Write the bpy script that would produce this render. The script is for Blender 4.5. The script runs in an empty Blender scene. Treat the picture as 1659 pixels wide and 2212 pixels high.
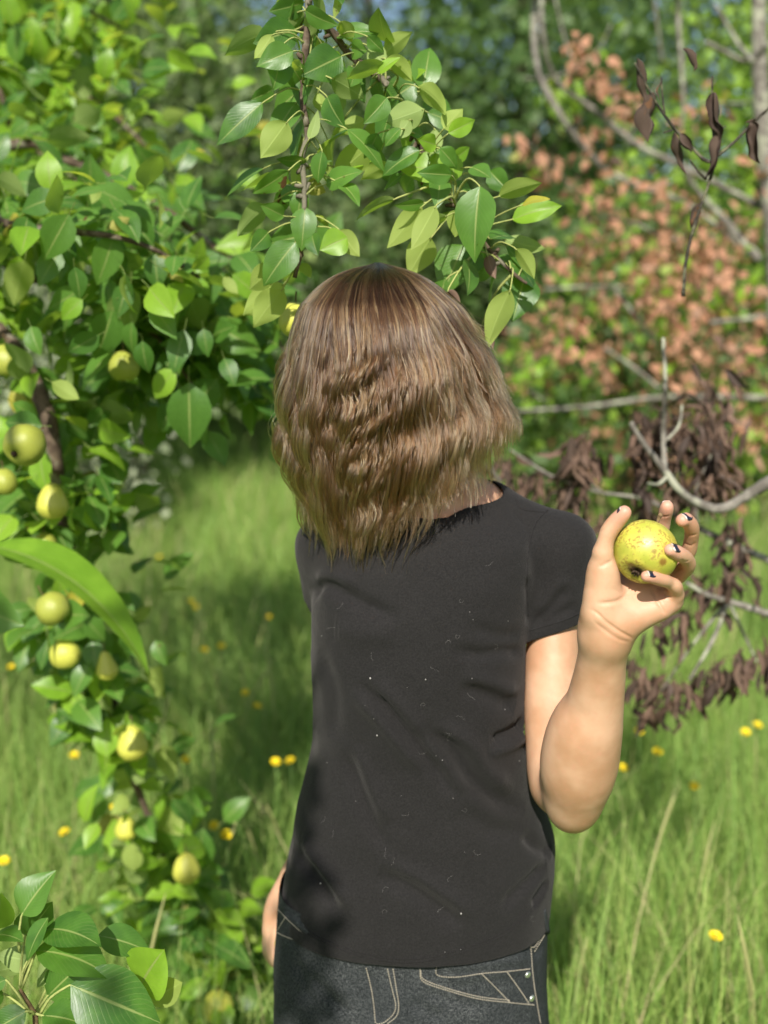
import bpy, bmesh, math, random
import numpy as np
from mathutils import Vector, Matrix, noise
from mathutils.bvhtree import BVHTree

random.seed(7); rng = np.random.default_rng(7)
scene = bpy.context.scene
COL = scene.collection
R = math.radians

# ---------------------------------------------------------------- camera, world, sun, exposure
FPX = 2400.0                                   # focal length in units of a 1659 x 2212 picture
PITCH = math.atan((1106 - 640) / FPX)
CAM = np.array([0.0, 0.0, 1.54])
cam = bpy.data.objects.new('camera', bpy.data.cameras.new('camera'))
COL.objects.link(cam); scene.camera = cam
cam.location = CAM
cam.rotation_euler = (math.pi / 2 - PITCH, 0, 0)
cam.data.sensor_fit = 'VERTICAL'; cam.data.sensor_height = 36
cam.data.lens = FPX / 2212 * 36
cam.data.clip_start = 0.05; cam.data.clip_end = 800
cam.data.dof.use_dof = True
cam.data.dof.focus_distance = 1.23
cam.data.dof.aperture_fstop = 2.9
cam.data.dof.aperture_blades = 0

SUN_EL, SUN_AZ = R(42), R(-8)                  # the sun stands high behind the camera, a little to its left
to_sun = Vector((math.sin(SUN_AZ) * math.cos(SUN_EL), -math.cos(SUN_AZ) * math.cos(SUN_EL), math.sin(SUN_EL)))
world = bpy.data.worlds.new('World'); scene.world = world; world.use_nodes = True
wn = world.node_tree; wn.nodes.clear()
sky = wn.nodes.new('ShaderNodeTexSky'); sky.sky_type = 'NISHITA'; sky.sun_disc = False
sky.sun_elevation = SUN_EL; sky.sun_rotation = math.atan2(to_sun.x, to_sun.y)
sky.air_density = 1.0; sky.dust_density = 1.5
bg = wn.nodes.new('ShaderNodeBackground'); bg.inputs[1].default_value = 0.085
wo = wn.nodes.new('ShaderNodeOutputWorld')
wn.links.new(sky.outputs[0], bg.inputs[0]); wn.links.new(bg.outputs[0], wo.inputs[0])
sun = bpy.data.objects.new('sun', bpy.data.lights.new('sun', 'SUN')); COL.objects.link(sun)
sun.data.energy = 4.8; sun.data.angle = R(0.53); sun.data.color = (1.0, 0.95, 0.86)
sun.rotation_euler = to_sun.to_track_quat('Z', 'Y').to_euler()
scene.view_settings.view_transform = 'Standard'; scene.view_settings.look = 'None'
scene.view_settings.exposure = 0.56; scene.view_settings.gamma = 1.0
scene.view_settings.use_curve_mapping = False
scene.cycles.use_denoising = True
scene.cycles.max_bounces = 8; scene.cycles.diffuse_bounces = 3; scene.cycles.glossy_bounces = 3
scene.cycles.transmission_bounces = 4; scene.cycles.transparent_max_bounces = 8
scene.cycles.caustics_reflective = False; scene.cycles.caustics_refractive = False

# ---------------------------------------------------------------- picture coordinates -> places in the world
CO, SI = math.cos(PITCH), math.sin(PITCH)
def ray(x, y):
    u = (np.asarray(x, float) - 829.5) / FPX; v = (1106 - np.asarray(y, float)) / FPX
    return np.stack([u, CO + v * SI, -SI + v * CO], -1)
def P(x, y, d):
    """the point seen at (x, y) that lies d metres ahead of the camera"""
    r = ray(x, y)
    return CAM + r * (np.asarray(d, float) / r[..., 1])[..., None]
def mpp(y, d):
    """metres per picture unit at that distance"""
    return d / (CO + (1106 - y) / FPX * SI) / FPX
def ground_at(x, y, z=0.0):
    r = ray(x, y); return CAM + r * ((z - CAM[2]) / r[2])

# ---------------------------------------------------------------- objects
ORG = {}
def reg(o, loc): ORG[o.name] = np.array(loc, float); return o
def tag(o, label=None, cat=None, group=None, kind=None):
    if label: o['label'] = label
    if cat: o['category'] = cat
    if group: o['group'] = group
    if kind: o['kind'] = kind
    return o
def empty(name, loc, label, cat, group=None):
    o = bpy.data.objects.new(name, None); COL.objects.link(o); o.location = loc
    o.empty_display_size = 0.02
    reg(o, loc); return tag(o, label, cat, group)
def build_mesh(name, verts, faces, mats=None, uvs=None, smooth=True):
    me = bpy.data.meshes.new(name)
    verts = np.asarray(verts, np.float32)
    if isinstance(faces, np.ndarray):
        n, k = faces.shape
        me.vertices.add(len(verts)); me.vertices.foreach_set('co', verts.ravel())
        me.loops.add(n * k); me.loops.foreach_set('vertex_index', faces.astype(np.int32).ravel())
        me.polygons.add(n); me.polygons.foreach_set('loop_start', np.arange(0, n * k, k, dtype=np.int32))
        me.update(calc_edges=True); me.validate()
    else:
        me.from_pydata(verts.tolist(), [], faces)
    if smooth: me.polygons.foreach_set('use_smooth', np.ones(len(me.polygons), bool))
    if uvs is not None:
        l = me.uv_layers.new(name='UVMap')
        vi = np.empty(len(me.loops), np.int32); me.loops.foreach_get('vertex_index', vi)
        l.data.foreach_set('uv', np.asarray(uvs, np.float32)[vi].ravel())
    if mats is not None:
        for m in (mats if isinstance(mats, (list, tuple)) else [mats]): me.materials.append(m)
    return me
def mk(name, verts, faces, mats, parent=None, loc=None, uvs=None, smooth=True):
    """one mesh object from world-space vertices; a child keeps its place"""
    verts = np.asarray(verts, float)
    if loc is None: loc = ORG[parent.name] if parent is not None else verts.mean(0)
    loc = np.array(loc, float)
    o = bpy.data.objects.new(name, build_mesh(name, verts - loc, faces, mats, uvs, smooth))
    COL.objects.link(o); reg(o, loc)
    if parent is not None:
        o.parent = parent; o.location = loc - ORG[parent.name]
    else: o.location = loc
    return o
def setattr_float(me, name, vals):
    a = me.attributes.new(name, 'FLOAT', 'POINT'); a.data.foreach_set('value', np.asarray(vals, np.float32))

# ---------------------------------------------------------------- shapes
def catmull(pts, n):
    pts = np.asarray(pts, float)
    if len(pts) == 2: return pts[0] + (pts[1] - pts[0]) * np.linspace(0, 1, n)[:, None]
    seg = np.linalg.norm(np.diff(pts[:, :3], axis=0), axis=1); s = np.r_[0, np.cumsum(np.maximum(seg, 1e-6))]
    q = np.linspace(0, s[-1], n); out = np.empty((n, pts.shape[1]))
    i = np.clip(np.searchsorted(s, q, side='right') - 1, 0, len(pts) - 2)
    t = (q - s[i]) / (s[i + 1] - s[i])
    p1, p2 = pts[i], pts[i + 1]
    p0 = np.where((i > 0)[:, None], pts[np.maximum(i - 1, 0)], 2 * p1 - p2)
    p3 = np.where((i < len(pts) - 2)[:, None], pts[np.minimum(i + 2, len(pts) - 1)], 2 * p2 - p1)
    t = t[:, None]
    return 0.5 * (2 * p1 + (p2 - p0) * t + (2 * p0 - 5 * p1 + 4 * p2 - p3) * t * t + (3 * p1 - p0 - 3 * p2 + p3) * t ** 3)
def tube(path, radii, sides=6, caps=True, bumps=0.0):
    """verts, quad faces of a tube along a path"""
    path = np.asarray(path, float); n = len(path)
    radii = np.broadcast_to(np.asarray(radii, float), (n,))
    tan = np.gradient(path, axis=0); tan /= np.maximum(np.linalg.norm(tan, axis=1), 1e-9)[:, None]
    ref = np.array([0.31, 0.22, 0.93]); ref = ref if abs(tan[0] @ ref) < .9 else np.array([0.9, .1, .2])
    V = []
    a = np.arange(sides) * 2 * math.pi / sides
    u = np.cross(tan[0], ref); u /= np.linalg.norm(u)
    for i in range(n):
        u = u - tan[i] * (u @ tan[i]); u /= max(np.linalg.norm(u), 1e-9); w = np.cross(tan[i], u)
        rr = radii[i] * (1 + bumps * (rng.random(sides) - .5)) if bumps else np.full(sides, radii[i])
        V.append(path[i] + (np.cos(a)[:, None] * u + np.sin(a)[:, None] * w) * rr[:, None])
    V = np.concatenate(V)
    F = []
    for i in range(n - 1):
        for k in range(sides):
            F.append((i * sides + k, i * sides + (k + 1) % sides, (i + 1) * sides + (k + 1) % sides, (i + 1) * sides + k))
    if caps:
        V = np.concatenate([V, path[:1], path[-1:]]); c0, c1 = len(V) - 2, len(V) - 1
        for k in range(sides):
            F.append((c0, (k + 1) % sides, k)); b = (n - 1) * sides
            F.append((c1, b + k, b + (k + 1) % sides))
    return V, F
class Bag:
    """collects pieces of one mesh"""
    def __init__(s): s.v, s.f, s.u, s.n = [], [], [], 0
    def add(s, V, F, U=None):
        V = np.asarray(V, float); s.v.append(V); s.f += [tuple(i + s.n for i in f) for f in F]
        s.u.append(np.zeros((len(V), 2)) if U is None else np.asarray(U, float)); s.n += len(V); return s
    def tube(s, pts, r0, r1=None, sides=6, n=None, bumps=0.0):
        n = n or max(2, 3 * len(pts)); path = catmull(pts, n)
        return s.add(*tube(path, np.linspace(r0, r0 if r1 is None else r1, n), sides, True, bumps))
    def build(s, name, mat, parent=None, loc=None, smooth=True):
        return mk(name, np.concatenate(s.v), s.f, mat, parent, loc, np.concatenate(s.u), smooth)

class Field:
    """signed distance field on a grid, drawn as a surface by surface nets"""
    def __init__(s, lo, hi, h):
        s.lo = np.array(lo, float); s.h = h
        s.n = np.ceil((np.array(hi) - s.lo) / h).astype(int) + 1
        s.d = np.full(s.n, 0.06, np.float32)
    def sub(s, lo, hi):
        i0 = np.clip(np.floor((np.array(lo) - s.lo) / s.h).astype(int), 0, s.n)
        i1 = np.clip(np.ceil((np.array(hi) - s.lo) / s.h).astype(int) + 1, 0, s.n)
        sl = tuple(slice(a, b) for a, b in zip(i0, i1))
        ax = [(s.lo[k] + s.h * np.arange(i0[k], i1[k])).astype(np.float32) for k in range(3)]
        return sl, ax[0][:, None, None], ax[1][None, :, None], ax[2][None, None, :]
    def put(s, sl, d, k):
        o = s.d[sl]
        if k > 0:
            h = np.maximum(k - np.abs(o - d), 0) / k
            s.d[sl] = np.minimum(o, d) - h * h * k * 0.25
        else: s.d[sl] = np.minimum(o, d)
    def cone(s, a, b, ra, rb, k=0.01, keep=True):
        a, b = np.array(a, float), np.array(b, float); m = max(ra, rb) + k + 4 * s.h + .004
        sl, X, Y, Z = s.sub(np.minimum(a, b) - m, np.maximum(a, b) + m)
        if 0 in s.d[sl].shape: return
        ba = b - a; l2 = max(ba @ ba, 1e-12)
        x, y, z = X - np.float32(a[0]), Y - np.float32(a[1]), Z - np.float32(a[2])
        t = np.clip((x * ba[0] + y * ba[1] + z * ba[2]) / l2, 0, 1).astype(np.float32)
        d = np.sqrt((x - t * ba[0]) ** 2 + (y - t * ba[1]) ** 2 + (z - t * ba[2]) ** 2) - (ra + (rb - ra) * t)
        s.put(sl, d.astype(np.float32), k)
    def chain(s, pts, k=0.01):
        """a limb: one smooth swept body, then blended in"""
        q = np.array([[*a, r] for a, r in pts])
        if len(q) > 2: q = catmull(q, 5 * (len(q) - 1) + 1)
        m = q[:, 3].max() + k + 4 * s.h + .004
        sl, X, Y, Z = s.sub(q[:, :3].min(0) - m, q[:, :3].max(0) + m)
        if 0 in s.d[sl].shape: return
        D = np.full(s.d[sl].shape, 1.0, np.float32)
        for a, b in zip(q[:-1], q[1:]):
            ba = b[:3] - a[:3]; l2 = max(ba @ ba, 1e-12); mm = max(a[3], b[3]) + k + 4 * s.h + .004
            lo = np.minimum(a[:3], b[:3]) - mm; hi = np.maximum(a[:3], b[:3]) + mm
            w = [slice(int(np.searchsorted(ax.ravel(), lo[i])), int(np.searchsorted(ax.ravel(), hi[i]))) for i, ax in enumerate((X, Y, Z))]
            x, y, z = X[w[0]] - np.float32(a[0]), Y[:, w[1]] - np.float32(a[1]), Z[:, :, w[2]] - np.float32(a[2])
            t = np.clip((x * np.float32(ba[0]) + y * np.float32(ba[1]) + z * np.float32(ba[2])) / np.float32(l2), 0, 1)
            d = np.sqrt((x - t * np.float32(ba[0])) ** 2 + (y - t * np.float32(ba[1])) ** 2 + (z - t * np.float32(ba[2])) ** 2) - (np.float32(a[3]) + np.float32(b[3] - a[3]) * t)
            D[w[0], w[1], w[2]] = np.minimum(D[w[0], w[1], w[2]], d)
        s.put(sl, D, k)
    def ellipsoid(s, c, r, k=0.01, rot=None):
        c, r = np.array(c, float), np.array(r, float); m = r.max() + k + 4 * s.h
        sl, X, Y, Z = s.sub(c - m, c + m)
        q = [X - np.float32(c[0]), Y - np.float32(c[1]), Z - np.float32(c[2])]
        if rot is not None:
            M = np.array(rot)
            q = [q[0] * M[0, j] + q[1] * M[1, j] + q[2] * M[2, j] for j in range(3)]
        g = np.sqrt((q[0] / r[0]) ** 2 + (q[1] / r[1]) ** 2 + (q[2] / r[2]) ** 2)
        s.put(sl, ((g - 1) * r.min()).astype(np.float32), k)
    def loft(s, zs, cx, cy, a, b, k=0.01, e=2.4, pad=0.0):
        """a stack of rounded slices: centre and half sizes by height"""
        zs = np.array(zs); o = np.argsort(zs); zs, cx, cy, a, b = (np.array(t, float)[o] for t in (zs, cx, cy, a, b))
        m = max(a.max(), b.max()) + .05
        sl, X, Y, Z = s.sub((cx.min() - m, cy.min() - m, zs[0] - .03), (cx.max() + m, cy.max() + m, zs[-1] + .03))
        z = Z[0, 0]
        def smooth(t):
            return np.interp(z, np.linspace(zs[0], zs[-1], 80), catmull(np.stack([zs, t, t * 0], 1), 400)[:, 1][
                np.clip(np.searchsorted(catmull(np.stack([zs, t, t * 0], 1), 400)[:, 0], np.linspace(zs[0], zs[-1], 80)), 0, 399)])
        A, B, CX, CY = smooth(a) + pad, smooth(b) + pad, smooth(cx), smooth(cy)
        g = (np.abs((X - CX) / A) ** e + np.abs((Y - CY) / B) ** e) ** (1 / e)
        d = (g - 1) * np.minimum(A, B) * .9
        d = np.maximum(d, np.maximum(zs[0] - Z, Z - zs[-1]))
        s.put(sl, d.astype(np.float32), k)
    def mesh(s):
        d = s.d; S = d < 0; nx, ny, nz = d.shape
        cnt = sum(S[i:nx - 1 + i, j:ny - 1 + j, k:nz - 1 + k].astype(np.int8) for i in (0, 1) for j in (0, 1) for k in (0, 1))
        act = np.argwhere((cnt > 0) & (cnt < 8))
        off = np.array([(i, j, k) for i in (0, 1) for j in (0, 1) for k in (0, 1)])
        val = np.stack([d[act[:, 0] + o[0], act[:, 1] + o[1], act[:, 2] + o[2]] for o in off], 1)
        pos = np.zeros((len(act), 3)); num = np.zeros(len(act))
        for i in range(8):
            for j in range(i + 1, 8):
                if np.abs(off[i] - off[j]).sum() != 1: continue
                m = (val[:, i] < 0) != (val[:, j] < 0)
                t = val[m, i] / (val[m, i] - val[m, j])
                pos[m] += off[i] + (off[j] - off[i]) * t[:, None]; num[m] += 1
        V = s.lo + s.h * (act + pos / num[:, None])
        idx = np.full((nx, ny, nz), -1, np.int32); idx[act[:, 0], act[:, 1], act[:, 2]] = np.arange(len(act))
        Q = []
        for ax in range(3):
            a1, a2 = (ax + 1) % 3, (ax + 2) % 3
            hi = [slice(1, None)] * 3; lo_ = [slice(1, None)] * 3
            hi[ax] = slice(1, None); lo_[ax] = slice(0, -1)
            e = np.argwhere(S[tuple(lo_)] != S[tuple(hi)])
            base = e.copy(); base[:, a1] += 1; base[:, a2] += 1
            i0 = base
            ins = S[i0[:, 0], i0[:, 1], i0[:, 2]]
            def cell(p, q):
                c = i0.copy(); c[:, a1] -= p; c[:, a2] -= q
                return idx[c[:, 0], c[:, 1], c[:, 2]]
            q = np.stack([cell(1, 1), cell(0, 1), cell(0, 0), cell(1, 0)], 1)
            q[~ins] = q[~ins][:, ::-1]
            Q.append(q[(q >= 0).all(1)])
        return V, np.concatenate(Q)
def relax(V, F, it=2, w=.5):
    n = len(V)
    for _ in range(it):
        acc = np.zeros((n, 3)); c = np.zeros(n)
        for k in range(F.shape[1]):
            a, b = F[:, k], F[:, (k + 1) % F.shape[1]]
            np.add.at(acc, a, V[b]); np.add.at(c, a, 1); np.add.at(acc, b, V[a]); np.add.at(c, b, 1)
        V = V * (1 - w) + w * acc / np.maximum(c, 1)[:, None]
    return V
def vnormals(V, F):
    fn = np.cross(V[F[:, 2]] - V[F[:, 0]], V[F[:, 3 if F.shape[1] > 3 else 1]] - V[F[:, 1 if F.shape[1] > 3 else 0]])
    N = np.zeros_like(V)
    for k in range(F.shape[1]): np.add.at(N, F[:, k], fn)
    return N / np.maximum(np.linalg.norm(N, axis=1), 1e-12)[:, None]
def bvh_of(V, F): return BVHTree.FromPolygons([tuple(v) for v in V], [tuple(int(i) for i in f) for f in F])
def on_surface(bvh, pts, n=24, lift=0.0):
    """picture polyline -> points on the surface seen there"""
    pts = np.asarray(pts, float); q = catmull(np.c_[pts, np.zeros(len(pts))], n)[:, :2]
    out = []
    for x, y in q:
        r = ray(x, y); h = bvh.ray_cast(Vector(CAM), Vector(r).normalized(), 4.0)
        if h[0] is not None: out.append(np.array(h[0] + h[1] * (lift if h[1].dot(Vector(r)) < 0 else -lift)))
    return np.array(out).reshape(-1, 3)
def press(V, N, line, amp, w):
    """push the surface in or out along a line"""
    if len(line) < 2: return V
    line = catmull(line, max(4, int(np.linalg.norm(np.diff(line, axis=0), axis=1).sum() / (w * .5)) + 1))
    m = ((V > line.min(0) - 3 * w) & (V < line.max(0) + 3 * w)).all(1); idx = np.nonzero(m)[0]
    if not len(idx): return V
    dist = np.full(len(idx), 9.0); at = np.zeros(len(idx), int)
    for j, p in enumerate(line):
        q = np.linalg.norm(V[idx] - p, axis=1); c = q < dist; dist[c] = q[c]; at[c] = j
    t = at / (len(line) - 1); fade = np.clip(np.minimum(t, 1 - t) * 5, 0.0, 1)
    V[idx] += N[idx] * (amp * fade * np.exp(-(dist / w) ** 2))[:, None]
    return V
def fbm(V, s, seed=0.0, octs=3):
    return np.array([noise.fractal(Vector((v[0] * s + seed, v[1] * s - seed, v[2] * s + 2 * seed)), 1.0, 2.0, octs) for v in V])
# ---------------------------------------------------------------- materials
class NT:
    def __init__(s, name):
        s.m = bpy.data.materials.new(name); s.m.use_nodes = True; s.t = s.m.node_tree; s.t.nodes.clear()
        s.out = s.t.nodes.new('ShaderNodeOutputMaterial')
    def n(s, typ, **kw):
        nd = s.t.nodes.new(typ)
        for k, v in kw.items():
            if k[0] == 'i' and k[1:].isdigit(): s.put(nd.inputs[int(k[1:])], v)
            elif k.startswith('in_'): s.put(nd.inputs[k[3:].replace('_', ' ')], v)
            else: setattr(nd, k, v)
        return nd
    def put(s, sock, v):
        if isinstance(v, bpy.types.NodeSocket): s.t.links.new(v, sock)
        elif isinstance(v, bpy.types.Node): s.t.links.new(v.outputs[0], sock)
        else:
            if hasattr(sock.default_value, '__len__') and hasattr(v, '__len__') and len(v) == 3 and len(sock.default_value) == 4: v = (*v, 1)
            sock.default_value = v
    def math(s, op, a, b=0.0, c=0.0): return s.n('ShaderNodeMath', operation=op, i0=a, i1=b, i2=c).outputs[0]
    def mix(s, f, a, b, blend='MIX'):
        nd = s.n('ShaderNodeMix', data_type='RGBA', blend_type=blend)
        s.put(nd.inputs[0], f); s.put(nd.inputs[6], a); s.put(nd.inputs[7], b); return nd.outputs[2]
    def ramp(s, f, *stops):
        nd = s.n('ShaderNodeValToRGB', i0=f); cr = nd.color_ramp
        while len(cr.elements) < len(stops): cr.elements.new(0.5)
        for e, (p, c) in zip(cr.elements, stops): e.position = p; e.color = (*c, 1) if len(c) == 3 else c
        return nd.outputs[0]
    def step(s, f, a, b):
        nd = s.n('ShaderNodeMapRange', interpolation_type='SMOOTHSTEP'); s.put(nd.inputs[0], f); s.put(nd.inputs[1], a); s.put(nd.inputs[2], b); return nd.outputs[0]
    def noise(s, scale, detail=3.0, rough=.5, vec=None, dist=0.0):
        nd = s.n('ShaderNodeTexNoise'); nd.inputs['Scale'].default_value = scale; nd.inputs['Detail'].default_value = detail
        nd.inputs['Roughness'].default_value = rough; nd.inputs['Distortion'].default_value = dist
        if vec is not None: s.put(nd.inputs['Vector'], vec)
        return nd.outputs[0]
    def obj(s): return s.n('ShaderNodeTexCoord').outputs['Object']
    def uv(s): return s.n('ShaderNodeTexCoord').outputs['UV']
    def attr(s, name): return s.n('ShaderNodeAttribute', attribute_name=name).outputs['Fac']
    def rand(s):
        a = s.n('ShaderNodeObjectInfo').outputs['Random']; b = s.n('ShaderNodeNewGeometry').outputs['Random Per Island']
        return s.math('FRACT', s.math('ADD', a, s.math('MULTIPLY', b, 3.71)))
    def bump(s, h, strength=.3, dist=.002):
        nd = s.n('ShaderNodeBump'); nd.inputs['Strength'].default_value = strength; nd.inputs['Distance'].default_value = dist
        s.put(nd.inputs['Height'], h); return nd.outputs[0]
    def bsdf(s, color, rough=.6, spec=.4, **kw):
        nd = s.n('ShaderNodeBsdfPrincipled'); s.put(nd.inputs['Base Color'], color); s.put(nd.inputs['Roughness'], rough)
        nd.inputs['Specular IOR Level'].default_value = spec
        for k, v in kw.items(): s.put(nd.inputs[k.replace('_', ' ')], v)
        return nd
    def end(s, sh): s.put(s.out.inputs[0], sh); return s.m

def leaf_material(name, top_a, top_b, under, glow, transl=.35, rough=.36, blotch=.15, vein=(.32, .38, .12)):
    t = NT(name); uv = t.n('ShaderNodeSeparateXYZ', i0=t.uv())
    au = t.math('ABSOLUTE', t.math('SUBTRACT', uv.outputs[0], .5)); v = uv.outputs[1]
    rnd = t.rand(); ob = t.obj()
    geo = t.n('ShaderNodeNewGeometry'); back = geo.outputs['Backfacing']
    mott = t.noise(45, 3, vec=ob)
    col = t.mix(t.step(rnd, 0.1, 0.9), top_a, top_b)
    col = t.mix(t.math('MULTIPLY', t.step(mott, .35, .7), .45), col, [c * 1.35 for c in top_b])
    mid = t.math('SUBTRACT', 1, t.step(au, .012, .034))
    # side veins leave the midrib at a slant
    ph = t.math('SUBTRACT', t.math('MULTIPLY', v, 13.0), t.math('MULTIPLY', au, 9.0))
    tri = t.math('ABSOLUTE', t.math('SUBTRACT', t.math('FRACT', ph), .5))
    side = t.math('MULTIPLY', t.math('SUBTRACT', 1, t.step(tri, .02, .12)), t.math('MULTIPLY', t.noise(30, 2, vec=ob), .42))
    veins = t.math('MAXIMUM', mid, side)
    col = t.mix(t.math('MULTIPLY', veins, .75), col, vein)
    und = t.mix(rnd, under, [c * .8 for c in under])
    und = t.mix(t.math('MULTIPLY', veins, .6), und, [min(1, c * 1.35 + .03) for c in under])
    spot = t.step(t.noise(60, 2, vec=ob), .68, .73)
    spot = t.math('MULTIPLY', spot, t.step(rnd, 1 - blotch, 1 - blotch + .04))
    col = t.mix(spot, col, (.10, .05, .02)); und = t.mix(spot, und, (.12, .06, .03))
    base = t.mix(back, col, und)
    h = t.math('ADD', t.math('MULTIPLY', veins, -.5), t.math('MULTIPLY', t.noise(160, 2, vec=ob), .25))
    b = t.bsdf(base, t.math('ADD', t.math('MULTIPLY', back, .3), rough), .38, Normal=t.bump(h, .35, .0015))
    gl = t.mix(t.math('MULTIPLY', veins, .5), glow, [c * .6 for c in glow]); gl = t.mix(spot, gl, (.08, .03, .01))
    tr = t.n('ShaderNodeBsdfTranslucent'); t.put(tr.inputs[0], gl)
    ms = t.n('ShaderNodeMixShader', i0=transl, i1=b.outputs[0], i2=tr.outputs[0])
    return t.end(ms.outputs[0])
M = {}
M['leaf'] = leaf_material('pear_leaf', (.036, .105, .018), (.085, .190, .028), (.27, .36, .11), (.36, .56, .05), rough=.36, blotch=.3)
M['leaf_lime'] = leaf_material('young_pear_leaf', (.15, .31, .022), (.23, .40, .035), (.36, .46, .11), (.56, .70, .06), .46)
M['leaf_yellow'] = leaf_material('yellowing_leaf', (.30, .30, .03), (.40, .36, .05), (.40, .38, .10), (.6, .55, .08), .4, blotch=.5)
M['leaf_dead'] = leaf_material('dead_leaf', (.075, .045, .031), (.150, .092, .064), (.17, .108, .078), (.12, .05, .02), .10, .75, .3, (.10, .06, .04))
M['leaf_black'] = leaf_material('shrivelled_leaf', (.030, .019, .014), (.070, .045, .033), (.075, .050, .036), (.10, .04, .02), .06, .7, .3, (.09, .06, .045))
M['leaf_rust'] = leaf_material('rust_brown_leaf', (.35, .165, .098), (.49, .26, .160), (.42, .25, .17), (.6, .26, .10), .3, .7, .2, (.30, .16, .08))
M['leaf_far'] = leaf_material('hedgerow_leaf', (.028, .072, .018), (.062, .130, .030), (.10, .165, .06), (.22, .38, .06), .34, .5)
M['leaf_sage'] = leaf_material('sage_leaf', (.075, .125, .045), (.14, .19, .075), (.18, .23, .12), (.26, .36, .10), .35, .55)
M['leaf_bright'] = leaf_material('yellow_green_hedge_leaf', (.16, .31, .03), (.26, .42, .05), (.20, .30, .08), (.42, .58, .05), .42, .5)  # a brighter, yellower leaf colour than the hedgerow leaf
M['leaf_silver'] = leaf_material('silver_leaf', (.22, .27, .16), (.36, .40, .27), (.40, .43, .32), (.5, .55, .4), .25, .6)

def bark(name, a, b, lichen=None, scale=60):
    t = NT(name); ob = t.obj()
    n1 = t.noise(scale, 5, .65, ob); col = t.mix(t.step(n1, .35, .65), a, b)
    if lichen: col = t.mix(t.math('MULTIPLY', t.step(t.noise(scale * .5, 3, vec=ob), .52, .62), .7), col, lichen)
    return t.end(t.bsdf(col, .85, .2, Normal=t.bump(n1, .6, .004)).outputs[0])
M['bark'] = bark('pear_bark', (.050, .034, .024), (.13, .095, .065), (.20, .19, .14))
M['twig'] = bark('green_brown_twig', (.11, .070, .035), (.22, .15, .075), None, 120)
M['petiole'] = bark('leaf_stalk', (.26, .30, .09), (.36, .38, .13), None, 90)
M['dead_wood'] = bark('grey_dead_wood', (.11, .098, .082), (.25, .23, .195), (.36, .37, .27), 35)
M['dark_twig'] = bark('dark_dead_twig', (.030, .026, .020), (.085, .075, .055), (.16, .16, .09), 110)

def pear_mat(name, a, b, rust, amount, seed):
    t = NT(name); ob = t.n('ShaderNodeVectorMath', operation='ADD', i0=t.obj(), i1=(seed, seed * .7, -seed)).outputs[0]
    col = t.mix(t.step(t.noise(46, 4, vec=ob), .32, .62), a, b); col = t.mix(t.math('MULTIPLY', t.step(t.noise(20, 2, vec=ob), .5, .75), .5), col, [a[0] * 1.15, a[1] * .85, a[2]])
    fine = t.noise(330, 3, .6, ob); region = t.noise(52, 3, .6, ob)
    rus = t.math('MULTIPLY', t.step(fine, .47, .56), t.step(region, .62 - amount * .17, .70 - amount * .17))
    col = t.mix(t.math('MULTIPLY', rus, .75), col, rust)
    dots = t.n('ShaderNodeTexVoronoi'); dots.inputs['Scale'].default_value = 230; t.put(dots.inputs['Vector'], ob)
    col = t.mix(t.math('MULTIPLY', t.math('SUBTRACT', 1, t.step(dots.outputs[0], .08, .2)), .45), col, [c * .6 for c in rust])
    mark = t.attr('mark'); col = t.mix(mark, col, (.20, .105, .02))
    rot = t.attr('rot'); col = t.mix(rot, col, (.035, .018, .010))
    bp = t.bump(t.math('ADD', t.math('MULTIPLY', rus, .4), t.noise(120, 3, vec=ob)), .18, .002)
    return t.end(t.bsdf(col, t.math('ADD', .38, t.math('MULTIPLY', rus, .3)), .45, Normal=bp, Subsurface_Weight=.08, Subsurface_Radius=(.01, .008, .002)).outputs[0])
M['pear'] = pear_mat('ripe_russeted_pear', (.36, .37, .048), (.55, .50, .078), (.26, .16, .03), 1.0, 0.0)
M['pear_green'] = pear_mat('green_pear', (.24, .30, .045), (.36, .38, .06), (.20, .12, .04), .45, 3.1)
M['pear_pale'] = pear_mat('pale_yellow_pear', (.42, .46, .065), (.56, .55, .09), (.25, .16, .04), .4, 7.7)

def skin_mat():
    t = NT('skin'); ob = t.obj()
    col = t.mix(t.step(t.noise(22, 3, vec=ob), .3, .7), (.46, .255, .145), (.585, .360, .232))
    col = t.mix(t.math('MULTIPLY', t.step(t.noise(120, 4, .65, vec=ob), .48, .75), .32), col, (.58, .27, .18))
    red = t.attr('flush'); col = t.mix(red, col, (.60, .295, .220))
    n = t.noise(900, 2, vec=ob); n2 = t.n('ShaderNodeTexVoronoi', i2=1500.0); t.put(n2.inputs['Vector'], ob)
    mole = t.n('ShaderNodeTexVoronoi'); mole.inputs['Scale'].default_value = 26; t.put(mole.inputs['Vector'], ob)
    col = t.mix(t.math('MULTIPLY', t.math('SUBTRACT', 1, t.step(mole.outputs[0], .022, .036)), .7), col, (.17, .075, .04))
    b = t.bsdf(col, .47, .42, Normal=t.bump(t.math('ADD', n, n2.outputs[0]), .16, .0008), Subsurface_Weight=.22,
               Subsurface_Radius=(.012, .005, .003), Subsurface_Scale=.35)
    return t.end(b.outputs[0])
M['skin'] = skin_mat()
def polish():
    t = NT('navy_nail_polish'); chip = t.attr('chip')
    col = t.mix(chip, (.012, .014, .030), (.72, .60, .52))
    return t.end(t.bsdf(col, .22, .6).outputs[0])
M['polish'] = polish()
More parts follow.
